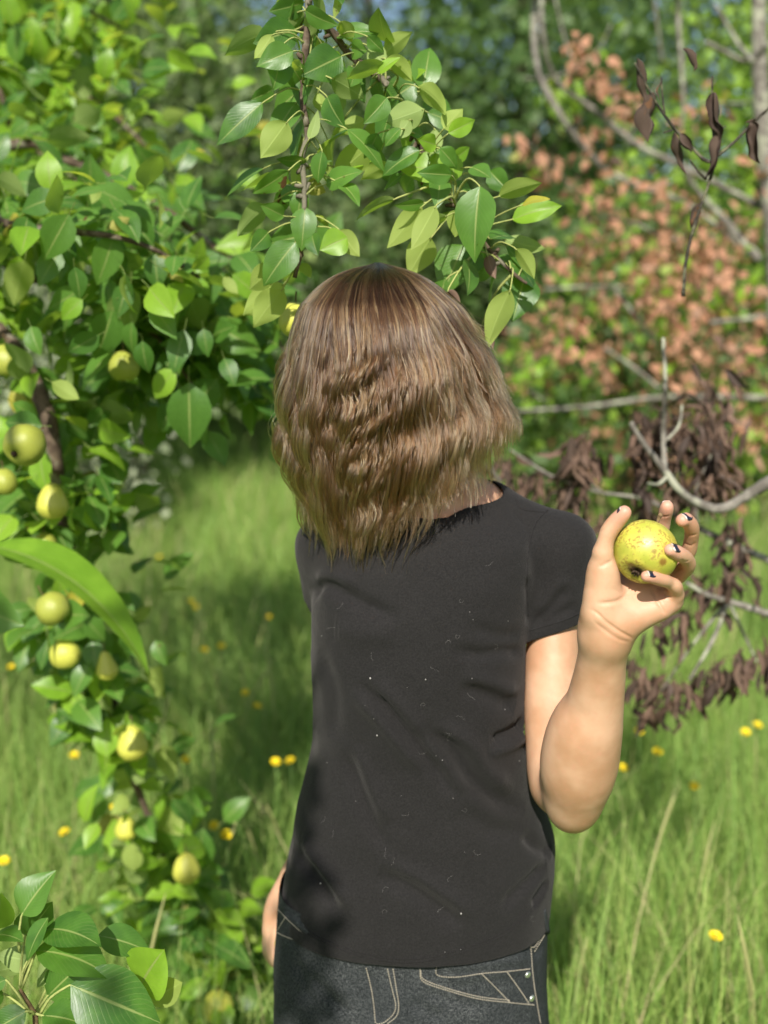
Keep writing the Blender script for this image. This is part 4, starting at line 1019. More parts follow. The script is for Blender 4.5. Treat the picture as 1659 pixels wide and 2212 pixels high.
# (base x, y, tip x, y, side shown, width/length, roll, fold, curl, material)
G, Y_, D_ = 'leaf', 'leaf_lime', 'leaf_dead'
LV = [(440, 10, 285, 50, 1, .5, .5, .3, .5, G), (405, 128, 216, 190, 1, .60, .15, .2, .5, G), (392, 222, 230, 292, 1, .62, -.1, .25, .5, G), (602, 245, 422, 332, 1, .66, .15, .15, .4, G),
 (455, 368, 310, 492, 1, .62, .1, .3, .5, G), (445, 45, 592, 112, 1, .36, .7, .3, .6, G), (596, 95, 650, 188, -1, .62, .3, .3, .5, Y_), (788, 238, 912, 138, -1, .52, .2, .3, .6, Y_), (716, 158, 788, 228, 1, .55, .4, .2, .4, G),
 (646, 212, 718, 222, 1, .7, .3, .3, .5, G), (722, 200, 792, 292, -1, .5, .2, .2, .4, G), (802, 296, 618, 348, -1, .36, .6, .3, .7, G), (796, 255, 912, 356, -1, .52, .5, .5, .5, Y_), (902, 352, 972, 304, 1, .42, .5, .3, .4, Y_),
 (925, 362, 788, 458, 1, .78, .0, .25, .4, G), (800, 425, 696, 540, 1, .58, .3, .35, .7, G), (962, 474, 798, 532, -1, .5, .4, .3, .6, G), (935, 378, 1056, 500, -1, .46, .5, .4, .8, Y_), (1048, 560, 1132, 472, -1, .68, .2, .2, .5, Y_),
 (1068, 580, 1186, 522, 1, .50, .3, .3, .5, Y_), (628, 562, 786, 748, 1, .34, .6, .3, .6, G), (672, 548, 560, 590, -1, .5, .4, .2, .5, Y_), (722, 640, 562, 790, -1, .56, .1, .15, .35, Y_), (812, 716, 686, 784, -1, .5, .3, .2, .4, Y_),
 (942, 656, 780, 770, 1, .46, .4, .35, .7, G), (1050, 655, 930, 728, 1, .66, .1, .3, .5, G), (1030, 645, 1104, 735, 1, .58, .2, .3, .5, G), (1082, 762, 930, 752, 1, .48, .3, .35, .5, G), (1015, 632, 932, 605, 1, .62, .2, .2, .4, Y_),
 (542, 606, 568, 780, -1, .24, .8, .5, .7, Y_), (452, 798, 534, 838, -1, .68, .3, .7, 1.4, 'leaf_yellow'), (452, 698, 318, 692, 1, .30, .8, .3, .6, G), (372, 742, 214, 842, 1, .36, .6, .3, .5, G), (430, 828, 408, 964, 1, .58, .1, .3, .5, G),
 (482, 1016, 278, 1064, 1, .58, .15, .25, .6, G), (352, 942, 246, 888, 1, .52, .3, .3, .5, G), (404, 1052, 262, 1248, 1, .54, .1, .25, .55, G), (284, 1012, 204, 1096, 1, .56, .3, .25, .5, G), (628, 1035, 506, 1090, 1, .86, .0, .15, .4, Y_),
 (594, 1000, 682, 1118, -1, .56, .4, .3, .6, Y_), (474, 1020, 502, 1114, 1, .56, .5, .4, .6, G), (352, 1238, 172, 1376, -1, .50, .1, .15, .35, Y_), (346, 1258, 218, 1430, -1, .56, .1, .12, .35, Y_), (320, 1170, 202, 1262, -1, .62, .2, .3, .6, Y_),
 (366, 530, 250, 690, -1, .62, .2, .25, .5, Y_), (258, 448, 58, 634, 1, .44, .2, .2, .35, G), (308, 386, 204, 436, 1, .5, .6, .3, .5, G), (836, 866, 662, 966, -1, .24, .8, .4, .6, G), (962, 884, 828, 894, 1, .26, .7, .3, .6, G),
 (952, 900, 800, 1082, -1, .40, .3, .2, .4, Y_), (1012, 896, 905, 1090, -1, .40, .3, .2, .4, Y_), (992, 1036, 892, 1204, -1, .62, .1, .15, .35, Y_), (1128, 916, 1096, 1034, -1, .84, .1, .15, .4, Y_), (1178, 862, 1152, 1010, -1, .5, .3, .2, .4, Y_),
 (1206, 812, 1184, 1146, 1, .48, -.35, .4, .55, G), (1136, 1066, 1044, 1284, 1, .70, .1, .2, .5, G), (1150, 1000, 1206, 1108, -1, .5, .4, .3, .5, Y_), (1286, 856, 1478, 796, -1, .42, .3, .3, .6, Y_), (1388, 892, 1512, 868, 1, .30, .7, .3, .5, 'leaf_yellow'),
 (1346, 956, 1564, 896, 1, .44, .2, .3, .6, Y_), (1248, 745, 1338, 838, 1, .62, .3, .3, .5, G), (1168, 728, 1254, 778, 1, .58, .4, .3, .4, G), (1402, 1196, 1346, 1404, 1, .66, .1, .25, .5, G), (1338, 1262, 1232, 1526, -1, .36, .3, .2, .45, Y_),
 (1312, 1040, 1490, 1082, -1, .34, .6, .3, .7, G), (1362, 1082, 1442, 1216, -1, .44, .4, .4, .7, Y_), (1238, 1112, 1274, 1214, -1, .62, .2, .6, 1.0, D_), (1062, 1268, 1120, 1320, -1, .5, .3, .7, 1.1, D_), (1212, 1418, 1262, 1528, -1, .5, .3, .8, .9, D_),
 (592, -20, 568, 84, -1, .34, .4, .3, .5, Y_), (462, 606, 500, 478, -1, .3, .5, .4, .5, G), (498, 402, 530, 494, -1, .36, .5, .3, .6, Y_), (560, 342, 702, 430, -1, .66, .2, .2, .4, G), (596, 402, 560, 514, -1, .6, .3, .2, .5, G),
 (704, 520, 588, 574, -1, .5, .4, .2, .5, Y_), (860, 560, 790, 640, 1, .5, .4, .3, .5, G), (760, 580, 700, 690, 1, .5, .6, .3, .5, G), (900, 520, 830, 610, -1, .5, .5, .3, .5, G), (430, 300, 388, 268, -1, .42, .4, .3, .5, Y_),
 (470, 160, 450, 60, -1, .5, .5, .3, .6, G), (450, 60, 372, 160, -1, .5, .6, .3, .6, G), (300, 150, 222, 256, -1, .42, .6, .3, .6, Y_), (456, 290, 362, 308, 1, .36, .5, .3, .5, G), (1010, 560, 990, 690, -1, .4, .5, .3, .5, G), (960, 600, 870, 560, 1, .5, .5, .3, .5, G),
 (1250, 860, 1190, 930, 1, .55, .5, .3, .5, G), (1090, 800, 1170, 830, 1, .5, .5, .3, .5, G), (520, 660, 500, 800, 1, .5, .5, .3, .5, G), (420, 660, 392, 850, -1, .32, .5, .3, .4, Y_), (600, 800, 680, 900, 1, .4, .6, .3, .6, G), (280, 900, 150, 1030, -1, .5, .5, .3, .5, G),
 (330, 210, 300, 400, 1, .5, .6, .3, .6, G), (660, 300, 640, 380, 1, .6, .5, .3, .5, G), (540, 420, 620, 560, 1, .5, .7, .3, .5, G), (470, 740, 560, 700, 1, .4, .7, .3, .5, G), (760, 320, 860, 250, 1, .4, .6, .3, .5, Y_), (1080, 700, 1160, 640, 1, .4, .6, .3, .5, Y_),
 (870, 760, 790, 830, 1, .4, .7, .3, .5, G), (1060, 940, 960, 1000, -1, .45, .5, .3, .5, G), (420, 1150, 470, 1210, -1, .6, .4, .3, .5, Y_), (380, 1080, 300, 1200, -1, .5, .5, .3, .5, Y_)]
stalks = Bag()
for i, (x0, y0_, x1, y1_, face, wl, roll, fold, curl, mt) in enumerate(LV):
    d = 1.41 + rng.uniform(-.05, .07); dz = rng.uniform(-.018, .030)
    base, tip = zp(x0, y0_, d), zp(x1, y1_, d - dz)
    Rm, L = frame(base, tip, toward_cam(base) * face + np.array([0, 0, .25]), roll * rng.choice([-1, 1]))
    W_ = wl * L / max(.55, math.cos(roll)) * 1.12
    V, F, U = leaf_shape(L, W_, fold, curl, rng.uniform(.01, .055), rng.uniform(-.45, .45), 12, 8, i, mt == D_)
    mk('leaf', base + V @ Rm.T, F, M[mt], branch, base, U)
    j = np.argmin(np.linalg.norm(armpts - base - (base - tip) * .45, axis=1)); a = armpts[j]
    gap = np.linalg.norm(a - base)
    if gap < .075:
        mid_ = (a + base) / 2 + (base - tip) * .12 + np.array([0, 0, .004])
        stalks.add(*tube(catmull([a, mid_, base, base + (tip - base) * .05], 9), [.0014, .0011, .0010, .0009, .0009, .0009, .0009, .0009, .0008], 5))
    else:                                                                       # longer shoots carry leaves farther from the bough
        mid_ = (a + base) / 2 + (base - tip) * .2
        stalks.add(*tube(catmull([a, mid_, base, base + (tip - base) * .05], 12), np.linspace(.0021, .0009, 12), 5))
for k in range(64):                                                             # leaves behind the others, close round the boughs
    p_ = armpts[int(rng.integers(20, len(armpts) - 6))]; base = p_ + rng.normal(0, .022, 3) + (0, rng.uniform(.0, .05), 0); dv = (base - p_) * 12 + rng.normal(0, .45, 3) + (0, 0, -.55); dv /= np.linalg.norm(dv); L = rng.uniform(.045, .068)
    Rm, _ = frame(base, base + dv, rng.normal(0, .5, 3) + np.array(to_sun) * .8); V, F, U = leaf_shape(L, L * rng.uniform(.5, .65), rng.uniform(.15, .4), rng.uniform(.3, .9), .02, rng.uniform(-.3, .3), 8, 4, k)
    mk('leaf', base + V @ Rm.T, F, M[rng.choice([G, Y_], p=[.75, .25])], branch, base, U); stalks.add(*tube(catmull([p_, (p_ + base) / 2 + (0, 0, .004), base, base + dv * .004], 7), np.linspace(.0014, .0008, 7), 4))
tag(stalks.build('leaf_stalks', M['petiole'], branch), kind='stuff')

# ---- pears
def pear_object(name, R_, mat, neck, seed):
    v, f = pear_mesh('p', R_, None, .97, neck, .03, seed, 28, 22); v = v - (0, 0, v[:, 2].max())
    return v, f
PV = [pear_object('hanging_pear', 1.0, 'pear_green', nk, sd) for nk, sd in ((.15, 1.0), (.42, 4.0), (.05, 8.0), (.85, 12.0))]
PM = {}
def hang_pear(x, y, r_px, d, kind, mat, label, lean=(0, 0), group='pears hanging on the tree at left'):
    d = d - (.09 if d < 2.0 else .18); r = r_px * mpp(y, d); c = P(x, y, d)
    if (kind, mat) not in PM:
        v, f = PV[kind]; PM[(kind, mat)] = (build_mesh('hanging_pear', v, f, M[mat]), build_mesh('stalk', *tube(catmull([(0, 0, -.12), (.02, .0, .25), (.10, .03, .62)], 7), [.045, .04, .04, .04, .045, .05, .055], 6), M['twig']),
                                 build_mesh('calyx', *tube([(0, 0, -1.70), (0, 0, -1.86), (0, 0, -1.93)], [.10, .17, .05], 7), M['calyx']))
    top = c + np.array([0, 0, r * .95])
    o = bpy.data.objects.new('hanging_pear', PM[(kind, mat)][0]); COL.objects.link(o); reg(o, top); o.location = top; o.scale = (r, r, r); o.rotation_euler = (lean[0], lean[1], rng.uniform(0, 6))
    tag(o, label, 'pear', group)
    for nm, me in (('stalk', PM[(kind, mat)][1]), ('calyx', PM[(kind, mat)][2])):
        k = bpy.data.objects.new(nm, me); COL.objects.link(k); k.parent = o
    return o
for args in ((14, 778, 36, 1.95, 0, 'pear_green', 'green pear cut by the left edge, highest pear on the tree'), (268, 790, 33, 2.0, 0, 'pear_green', 'shaded olive green pear hanging deep among dark leaves'),
             (82, 980, 45, 1.72, 2, 'pear_green', 'widest green pear with a brown mark, left of the head', (1.1, .4)), (8, 1040, 29, 1.85, 0, 'pear_green', 'green pear at left edge, below the widest pear'),
             (113, 1075, 34, 1.85, 1, 'pear_pale', 'yellow-green pear hanging free just above the long near leaf'), (96, 1176, 27, 1.95, 0, 'pear_green', 'small brownish pear peeping out over the long near leaf'),
             (95, 1320, 37, 1.85, 2, 'pear_green', 'olive russet pear tucked below the long near leaf', (.3, -.5)), (133, 1412, 33, 2.1, 0, 'pear_pale', 'round pale yellow pear, left of a pair on the hanging branch', (.1, .2)),
             (226, 1428, 24, 2.1, 3, 'pear_pale', 'slim pear-shaped yellow pear, right of a pair on the hanging branch', (0, -.1)), (286, 1597, 34, 2.15, 1, 'pear_pale', 'yellow pear half covered by green leaves above the bare branch'),
             (272, 1783, 24, 2.2, 1, 'pear_pale', 'small yellow pear beside a pale leaf low on the hanging branch'), (402, 1868, 30, 2.15, 1, 'pear_pale', 'yellow pear with a dark leaf lying across it'),
             (470, 2172, 34, 2.15, 0, 'pear_pale', 'lowest pear, at the bottom picture edge'), (508, 2115, 26, 2.3, 0, 'pear_pale', 'yellow pear just above the lowest pear'), (640, 690, 38, 1.62, 0, 'pear_pale', 'blurred yellow pear showing at the left edge of the hair'),
             (405, 480, 13, 4.6, 0, 'pear_pale', 'tiny yellow fruit in the sage green tree'), (190, 270, 14, 2.9, 0, 'pear_pale', 'small yellow pear high in the sunlit crown at upper left')):
    hang_pear(*args)

# ---- the pear tree at the left: trunk out of the picture, limbs reaching in
ptree = empty('pear_tree', (-1.75, 2.7, 0), 'green pear tree reaching in from the left, hung with pears', 'tree')
b = Bag(); T0 = np.array([-1.75, 2.7, 0])
b.add(*tube(catmull([T0 + (0, 0, -.05), T0 + (.02, 0, .5), T0 + (.05, -.03, 1.1), T0 + (.02, .02, 1.9), T0 + (.10, 0, 2.7), T0 + (.06, .1, 3.5)], 24), np.linspace(.11, .03, 24), 10, bumps=.15)); b.build('trunk', M['bark'], ptree)
def pth(*pts): return [P(x, y, d) for x, y, d in pts]
LIMBS = [([T0 + (.05, -.03, 1.2)] + pth((-120, 400, 2.1), (0, 478, 1.85), (120, 497, 1.72), (250, 512, 1.70), (345, 545, 1.72), (430, 600, 1.78)), .022, .003, 1),
         ([T0 + (.03, 0, 1.6)] + pth((-40, 330, 2.4), (140, 345, 2.3), (300, 420, 2.2), (420, 500, 2.15), (520, 590, 2.1), (590, 720, 2.05), (640, 800, 2.05)), .020, .003, 2),
         ([T0 + (.05, 0, .95)] + pth((-200, 640, 2.2), (-20, 700, 2.0), (90, 860, 1.9), (120, 1000, 1.88), (130, 1120, 1.92), (200, 1330, 2.05), (235, 1480, 2.1), (275, 1640, 2.12), (315, 1750, 2.14), (365, 1885, 2.15), (425, 2050, 2.15), (490, 2215, 2.12)), .026, .004, 3),
         ([T0 + (.03, 0, 1.9)] + pth((-60, 120, 2.9), (80, 160, 2.9), (220, 230, 2.8), (330, 330, 2.7)), .022, .004, 4), ([T0 + (.08, 0, 2.3)] + pth((-60, -60, 3.0), (120, -10, 3.0), (260, 60, 2.95)), .02, .004, 4),
         ([T0 + (.05, 0, 1.3)] + pth((-150, 560, 2.3), (60, 600, 2.1), (220, 650, 2.0), (330, 720, 1.95), (430, 850, 1.95)), .018, .003, 6), ([T0 + (.05, 0, 1.4)] + pth((-100, 200, 2.6), (40, 300, 2.5), (180, 400, 2.4)), .016, .003, 4),
         # a limb that arches over beside the camera; its leaves shade part of the shirt
         ([T0 + (.06, 0, 2.2), np.array([-1.3, 1.5, 2.75]), np.array([-.86, .4, 2.98]), np.array([-.60, -.42, 3.02]), np.array([-.42, -.65, 2.86]), np.array([-.385, -.66, 2.35])], .022, .005, 5),
         ([np.array([-.82, .4, 2.98]), np.array([-.72, -.2, 2.65]), np.array([-.62, -.55, 2.2]), np.array([-.56, -.80, 2.0])], .012, .004, 7)]  # unseen bough, added so that its leaves shade the near rosette
LP = []
for pts, r0, r1, kind in LIMBS:
    q = catmull(pts, 70); lb = Bag(); lb.add(*tube(q, np.linspace(r0, r1, 70), 8, bumps=.22)); lb.build('limb', M['bark'], ptree); LP.append((q, kind))
items = []                                                                      # (base, rotation, length, kind, material)
def droop(base, out, mt, L=None, face=.55):
    """a leaf that leaves its twig along `out`, hangs, and turns its upper side to the light"""
    d = np.array(out, float) + np.array([0, 0, -.35]) + rng.normal(0, .30, 3); d /= np.linalg.norm(d)
    up = np.array(to_sun) * face + np.array([0, 0, .4]) + rng.normal(0, .45, 3)
    Rm, _ = frame(base, base + d, up); items.append((base, Rm, L or rng.uniform(.062, .095), 'live', mt))
NLEAF = {1: 120, 2: 180, 3: 420, 4: 300, 5: 130, 6: 70, 7: 90}
for q, kind in LP:
    lo_ = {1: .42, 2: .22, 3: .30, 4: .15, 5: .88, 6: .66, 7: .45}[kind]
    for k in range(NLEAF[kind]):
        t_ = lo_ + (1 - lo_) * rng.random(); p = q[min(69, int(t_ * 69))]
        if kind == 3:
            yy = 640 - (p[2] - 1.54) / max(p[1], .1) * FPX
            if 1640 < yy < 1735 and rng.random() < .85: continue
        sp = {1: .05, 2: .075, 3: .065, 4: .17, 5: .017, 6: .06, 7: .11}[kind]
        off = rng.normal(0, sp, 3) * (1, 1, 1); base = p + off; out = off / (np.linalg.norm(off) + .02)
        mt = rng.choice(['leaf', 'leaf_lime', 'leaf_yellow'], p={1: [.80, .19, .01], 2: [.88, .11, .01], 3: [.66, .28, .06], 4: [.34, .62, .04], 5: [.9, .1, 0], 6: [.9, .1, 0], 7: [.9, .1, 0]}[kind])
        droop(base, out, mt, (rng.uniform(.035, .055) if kind == 5 else rng.uniform(.050, .078) if kind != 4 else rng.uniform(.055, .085)))
# dense inner masses seen in the picture: (x, y, spread x, y, depth, depth spread, count, share of young leaves)
for x, y, sx, sy, d, sd, n, lime in ((330, 700, 130, 70, 2.05, .10, 150, .08), (290, 600, 90, 50, 1.85, .08, 60, .2), (470, 760, 80, 55, 2.1, .1, 90, .08), (250, 830, 140, 60, 2.15, .1, 80, .08), (150, 910, 70, 60, 2.05, .1, 50, .1),
                                    (180, 1090, 70, 70, 2.0, .08, 60, .08), (60, 1100, 60, 90, 2.05, .08, 40, .12), (150, 470, 120, 60, 2.0, .12, 70, .4), (380, 590, 70, 50, 1.95, .1, 50, .15), (100, 180, 140, 130, 2.9, .2, 190, .55),
                                    (240, 330, 80, 90, 2.8, .15, 90, .5), (60, 380, 90, 60, 2.6, .15, 80, .6), (540, 650, 40, 70, 2.1, .08, 40, .15), (110, 60, 160, 70, 3.0, .2, 160, .7), (560, 820, 40, 50, 2.1, .08, 25, .1),
                                    (170, 1480, 60, 60, 2.06, .06, 50, .45), (270, 1590, 50, 60, 2.1, .06, 50, .4), (330, 1850, 80, 60, 2.12, .07, 50, .55), (420, 1985, 80, 70, 2.12, .07, 70, .5), (480, 2130, 80, 70, 2.1, .07, 80, .45), (130, 1340, 60, 40, 2.0, .06, 30, .3)):
    for k in range(int(n * .78)):
        base = P(x + rng.normal(0, sx * .6), y + rng.normal(0, sy * .6), d + rng.normal(0, sd)); o_ = rng.normal(0, 1, 3); droop(base, o_ / np.linalg.norm(o_), rng.choice(['leaf', 'leaf_lime'], p=[1 - lime, lime]))
# leaves the picture shows one by one
def z5(x, y): return (x * .4464, y * .4464)
for x0, y0_, x1, y1_, f_, mt in ((245, 930, 230, 735, 1, 'leaf_lime'), (290, 955, 108, 1022, 1, 'leaf'), (335, 1035, 215, 1255, 1, 'leaf'), (135, 1045, 80, 1235, 1, 'leaf'), (292, 1215, 188, 1385, 1, 'leaf'), (550, 1140, 470, 1375, 1, 'leaf'), (742, 1190, 630, 1035, 1, 'leaf'),
                                 (748, 1228, 765, 1405, 1, 'leaf'), (612, 1375, 568, 1535, 1, 'leaf'), (765, 1240, 885, 1365, -1, 'leaf_yellow'), (545, 1500, 462, 1735, 1, 'leaf'), (892, 1598, 840, 1805, 1, 'leaf'), (735, 1485, 852, 1640, 1, 'leaf'), (985, 1590, 1008, 1725, 1, 'leaf'),
                                 (415, 1105, 505, 1040, 1, 'leaf'), (530, 1105, 625, 1055, -1, 'leaf_yellow'), (850, 1790, 752, 1925, 1, 'leaf_lime'), (915, 1850, 920, 2160, 1, 'leaf'), (1085, 1735, 1135, 1868, 1, 'leaf'), (395, 1400, 235, 1495, 1, 'leaf'), (400, 1450, 300, 1545, 1, 'leaf_lime'),
                                 (640, 1560, 650, 1720, 1, 'leaf'), (360, 1290, 385, 1450, 1, 'leaf'), (205, 2060, 30, 2045, 1, 'leaf'), (470, 900, 445, 985, -1, 'leaf_lime'), (690, 1650, 720, 1800, 1, 'leaf'), (480, 1620, 330, 1700, 1, 'leaf'), (150, 1580, 200, 1720, 1, 'leaf'), (60, 1950, 180, 2050, 1, 'leaf'),
                                 (1010, 1240, 930, 1300, 1, 'leaf_lime'), (1080, 1340, 1150, 1420, -1, 'leaf_lime'), (800, 1020, 830, 1100, 1, 'leaf'), (250, 1850, 380, 1930, -1, 'leaf_lime')):
    d = 1.68 + rng.uniform(-.04, .05); base, tip = P(*z5(x0, y0_), d), P(*z5(x1, y1_), d - rng.uniform(-.02, .02))
    Rm, L = frame(base, tip, toward_cam(base) * f_ + np.array([0, 0, .2]), rng.normal(0, .25)); items.append((base, Rm, L * 1.03, 'live', mt))
# hanging branch: pale undersides and dark leaves along it
for x0, y0_, x1, y1_, f_, mt in ((145, 1455, 118, 1530, -1, 'leaf_yellow'), (200, 1420, 150, 1480, 1, 'leaf'), (245, 1380, 262, 1450, 1, 'leaf'), (205, 1500, 160, 1570, 1, 'leaf'), (225, 1530, 190, 1590, 1, 'leaf'), (300, 1575, 295, 1640, 1, 'leaf_lime'), (265, 1550, 230, 1620, 1, 'leaf'),
                                 (300, 1520, 345, 1440, -1, 'leaf_lime'), (350, 1610, 375, 1690, -1, 'leaf_lime'), (215, 1690, 160, 1720, 1, 'leaf'), (290, 1660, 225, 1710, -1, 'leaf_lime'), (275, 1720, 240, 1760, -1, 'leaf_lime'), (265, 1770, 200, 1805, -1, 'leaf_yellow'), (330, 1780, 285, 1830, 1, 'leaf'),
                                 (345, 1740, 385, 1830, -1, 'leaf_lime'), (400, 1830, 415, 1930, 1, 'leaf'), (440, 1790, 430, 1880, 1, 'leaf'), (275, 1940, 330, 1910, -1, 'leaf_lime'), (360, 1960, 330, 2030, 1, 'leaf'), (400, 1990, 430, 2060, 1, 'leaf'), (470, 1930, 505, 2010, -1, 'leaf_lime'),
                                 (505, 2000, 555, 2035, -1, 'leaf_lime'), (440, 1960, 380, 1990, -1, 'leaf_yellow'), (300, 1880, 250, 1920, -1, 'leaf_lime'), (450, 2060, 410, 2130, 1, 'leaf'), (520, 2050, 545, 2130, 1, 'leaf'), (480, 2080, 520, 2160, -1, 'leaf_lime'), (340, 2050, 300, 2120, -1, 'leaf_lime'),
                                 (100, 1330, 60, 1290, -1, 'leaf_lime'), (170, 1340, 110, 1400, 1, 'leaf'), (210, 1350, 180, 1400, 1, 'leaf'), (290, 1340, 325, 1310, -1, 'leaf_lime'), (390, 2100, 420, 2190, 1, 'leaf'), (360, 1900, 300, 1960, 1, 'leaf')):
    d = 2.10 + rng.uniform(-.06, .06); base, tip = P(x0, y0_, d), P(x1, y1_, d - rng.uniform(-.03, .03))
    Rm, L = frame(base, tip, toward_cam(base) * f_ + np.array([0, 0, .2]), rng.normal(0, .3)); items.append((base, Rm, L * 1.03, 'live', mt))
def px_size(it):
    p = it[0]; zc = p[1] * CO - (p[2] - 1.54) * SI
    if zc < .3: return -1.0
    x = 829.5 + p[0] / zc * FPX; y = 1106 - ((p[2] - 1.54) * CO + p[1] * SI) / zc * FPX
    return it[2] / zc if -60 < x < 1720 and -60 < y < 2270 else -it[2]
# leaves placed one by one come last in the list and stay parts; of the rest, the largest in view
hand = items[-67:]; rest = sorted(items[:-67], key=px_size, reverse=True)
parts_, rest = hand + rest[:300 - len(hand)], rest[300 - len(hand):]
for base, Rm, L, kind, mt in parts_: put_leaf(ptree, base, Rm, L, kind, mt)
mass('foliage', rest, ptree)

# ---- the dark rosette of leaves close by at lower left
def z6(x, y): return (x * .2645, 1837.9 + y * .2645)
ros = empty('pear_shoot', P(*z6(290, 1420), 1.12), 'dark green leaf rosette close to the camera at lower left', 'plant')
b = Bag(); b.tube([P(*z6(330, 2100), 1.10), P(*z6(300, 1700), 1.11), P(*z6(290, 1335), 1.12)], .0042, .0032, 8, 14, .2); b.tube([P(*z6(290, 1335), 1.12), P(*z6(160, 1130), 1.13)], .0026, .002, 7, 6, .2); b.build('stem', M['twig'], ros)
st6 = Bag()
for i, (x0, y0_, x1, y1_, f_, wl, roll, fold, curl, mt, ax_, ay_, dd) in enumerate((
    (178, 520, 458, 160, 1, .62, .35, .5, .4, G, 158, 820, 0), (-30, 640, 10, 340, 1, .5, .3, .3, .4, Y_, -60, 900, .01), (205, 690, 432, 412, 1, .5, .5, .3, .5, G, 165, 1120, .03), (395, 545, 222, 905, 1, .34, .6, .3, .6, G, 180, 1120, -.01),
    (380, 640, 835, 790, 1, .58, .45, .25, .9, G, 165, 1120, .0), (290, 815, 925, 1055, 1, .50, .5, .35, .9, G, 170, 1110, -.01), (385, 1190, 712, 880, 1, .52, .2, .2, .4, G, 305, 1320, .03), (580, 1092, 1312, 1405, 1, .56, .25, .25, .6, G, 330, 1330, -.02),
    (1140, 1110, 1345, 800, 1, .86, .1, .15, .4, 'leaf_lime', 1080, 1340, .03), (1205, 1235, 1490, 1075, -1, .52, .3, .3, .5, 'leaf_lime', 1080, 1340, .03), (800, 690, 1240, 835, 1, .5, .3, .2, .5, G, 420, 850, .05), (-60, 690, 195, 745, 1, .42, .5, .3, .6, G, -90, 900, .01),
    (260, 900, -40, 850, -1, .46, .4, .2, .5, G, 160, 1120, .03), (345, 1345, 690, 1420, 1, .72, .3, .25, .6, G, 300, 1330, -.03), (215, 1310, -80, 1480, 1, .60, .2, .2, .5, G, 280, 1335, -.02), (50, 1050, -120, 1130, 1, .5, .3, .2, .5, G, 250, 1330, .0),
    (650, 1275, 1240, 1440, 1, .38, .5, .3, .5, G, 420, 1340, .04), (810, 1400, 1010, 1440, 1, .7, .2, .3, .5, 'leaf_yellow', 780, 1500, .03), (30, 1165, -150, 1250, 1, .5, .3, .2, .5, G, 220, 1310, .02), (500, 830, 300, 1120, -1, .5, .3, .2, .4, G, 300, 1300, .05), (180, 950, -90, 1010, -1, .5, .3, .2, .5, G, 160, 1120, .05),
    (920, 1300, 560, 1450, 1, .4, .4, .3, .5, G, 960, 1400, .06))):
    d = 1.12 + dd; base, tip = P(*z6(x0, y0_), d), P(*z6(x1, y1_), d + rng.uniform(-.03, .02)); Rm, L = frame(base, tip, toward_cam(base) * f_ + np.array([0, 0, .35]), roll * rng.choice([-1, 1]))
    V, F, U = leaf_shape(L, 1.2 * wl * L / max(.6, math.cos(roll)), fold, curl, rng.uniform(0, .03), rng.uniform(-.3, .3), 10, 6, i); mk('leaf', base + V @ Rm.T, F, M[mt], ros, base, U)
    a = P(*z6(ax_, ay_), 1.12 + dd * .5); st6.add(*tube(catmull([a, (a + base) / 2 + (base - tip) * .05, base, base + (tip - base) * .04], 10), np.linspace(.0018, .0012, 10), 6))
tag(st6.build('leaf_stalks', M['petiole'], ros), kind='stuff')
# ---- two leaves very close at the left edge
near = empty('pear_twig', P(-60, 1150, .88), 'twig at the left edge with one long bright arching near leaf', 'branch')
base, tip = P(-30, 1178, .90), P(322, 1462, .87); Rm, L = frame(base, tip, toward_cam(base) * .10 + np.array([.5, 0, 1.0]), .1)
V, F, U = leaf_shape(L, L * .31, .45, 1.15, .02, .2, 14, 6, 2); mk('leaf', base + V @ Rm.T, F, M['leaf_lime'], near, base, U)
base2, tip2 = P(-95, 1290, .92), P(54, 1352, .90); Rm, L = frame(base2, tip2, toward_cam(base2), .2); V, F, U = leaf_shape(L, L * .7, .2, .5, .02, 0, 10, 6, 5); mk('leaf', base2 + V @ Rm.T, F, M['leaf'], near, base2, U)
b = Bag(); b.tube([P(-260, 1000, .90), P(-140, 1120, .90), P(-85, 1180, .90)], .004, .0025, 7, 10, .2); b.tube([P(-140, 1120, .90), P(-80, 1165, .90), base], .0016, .0011); b.tube([P(-85, 1180, .90), P(-100, 1250, .91), base2], .0016, .0011); b.build('stem', M['twig'], near)
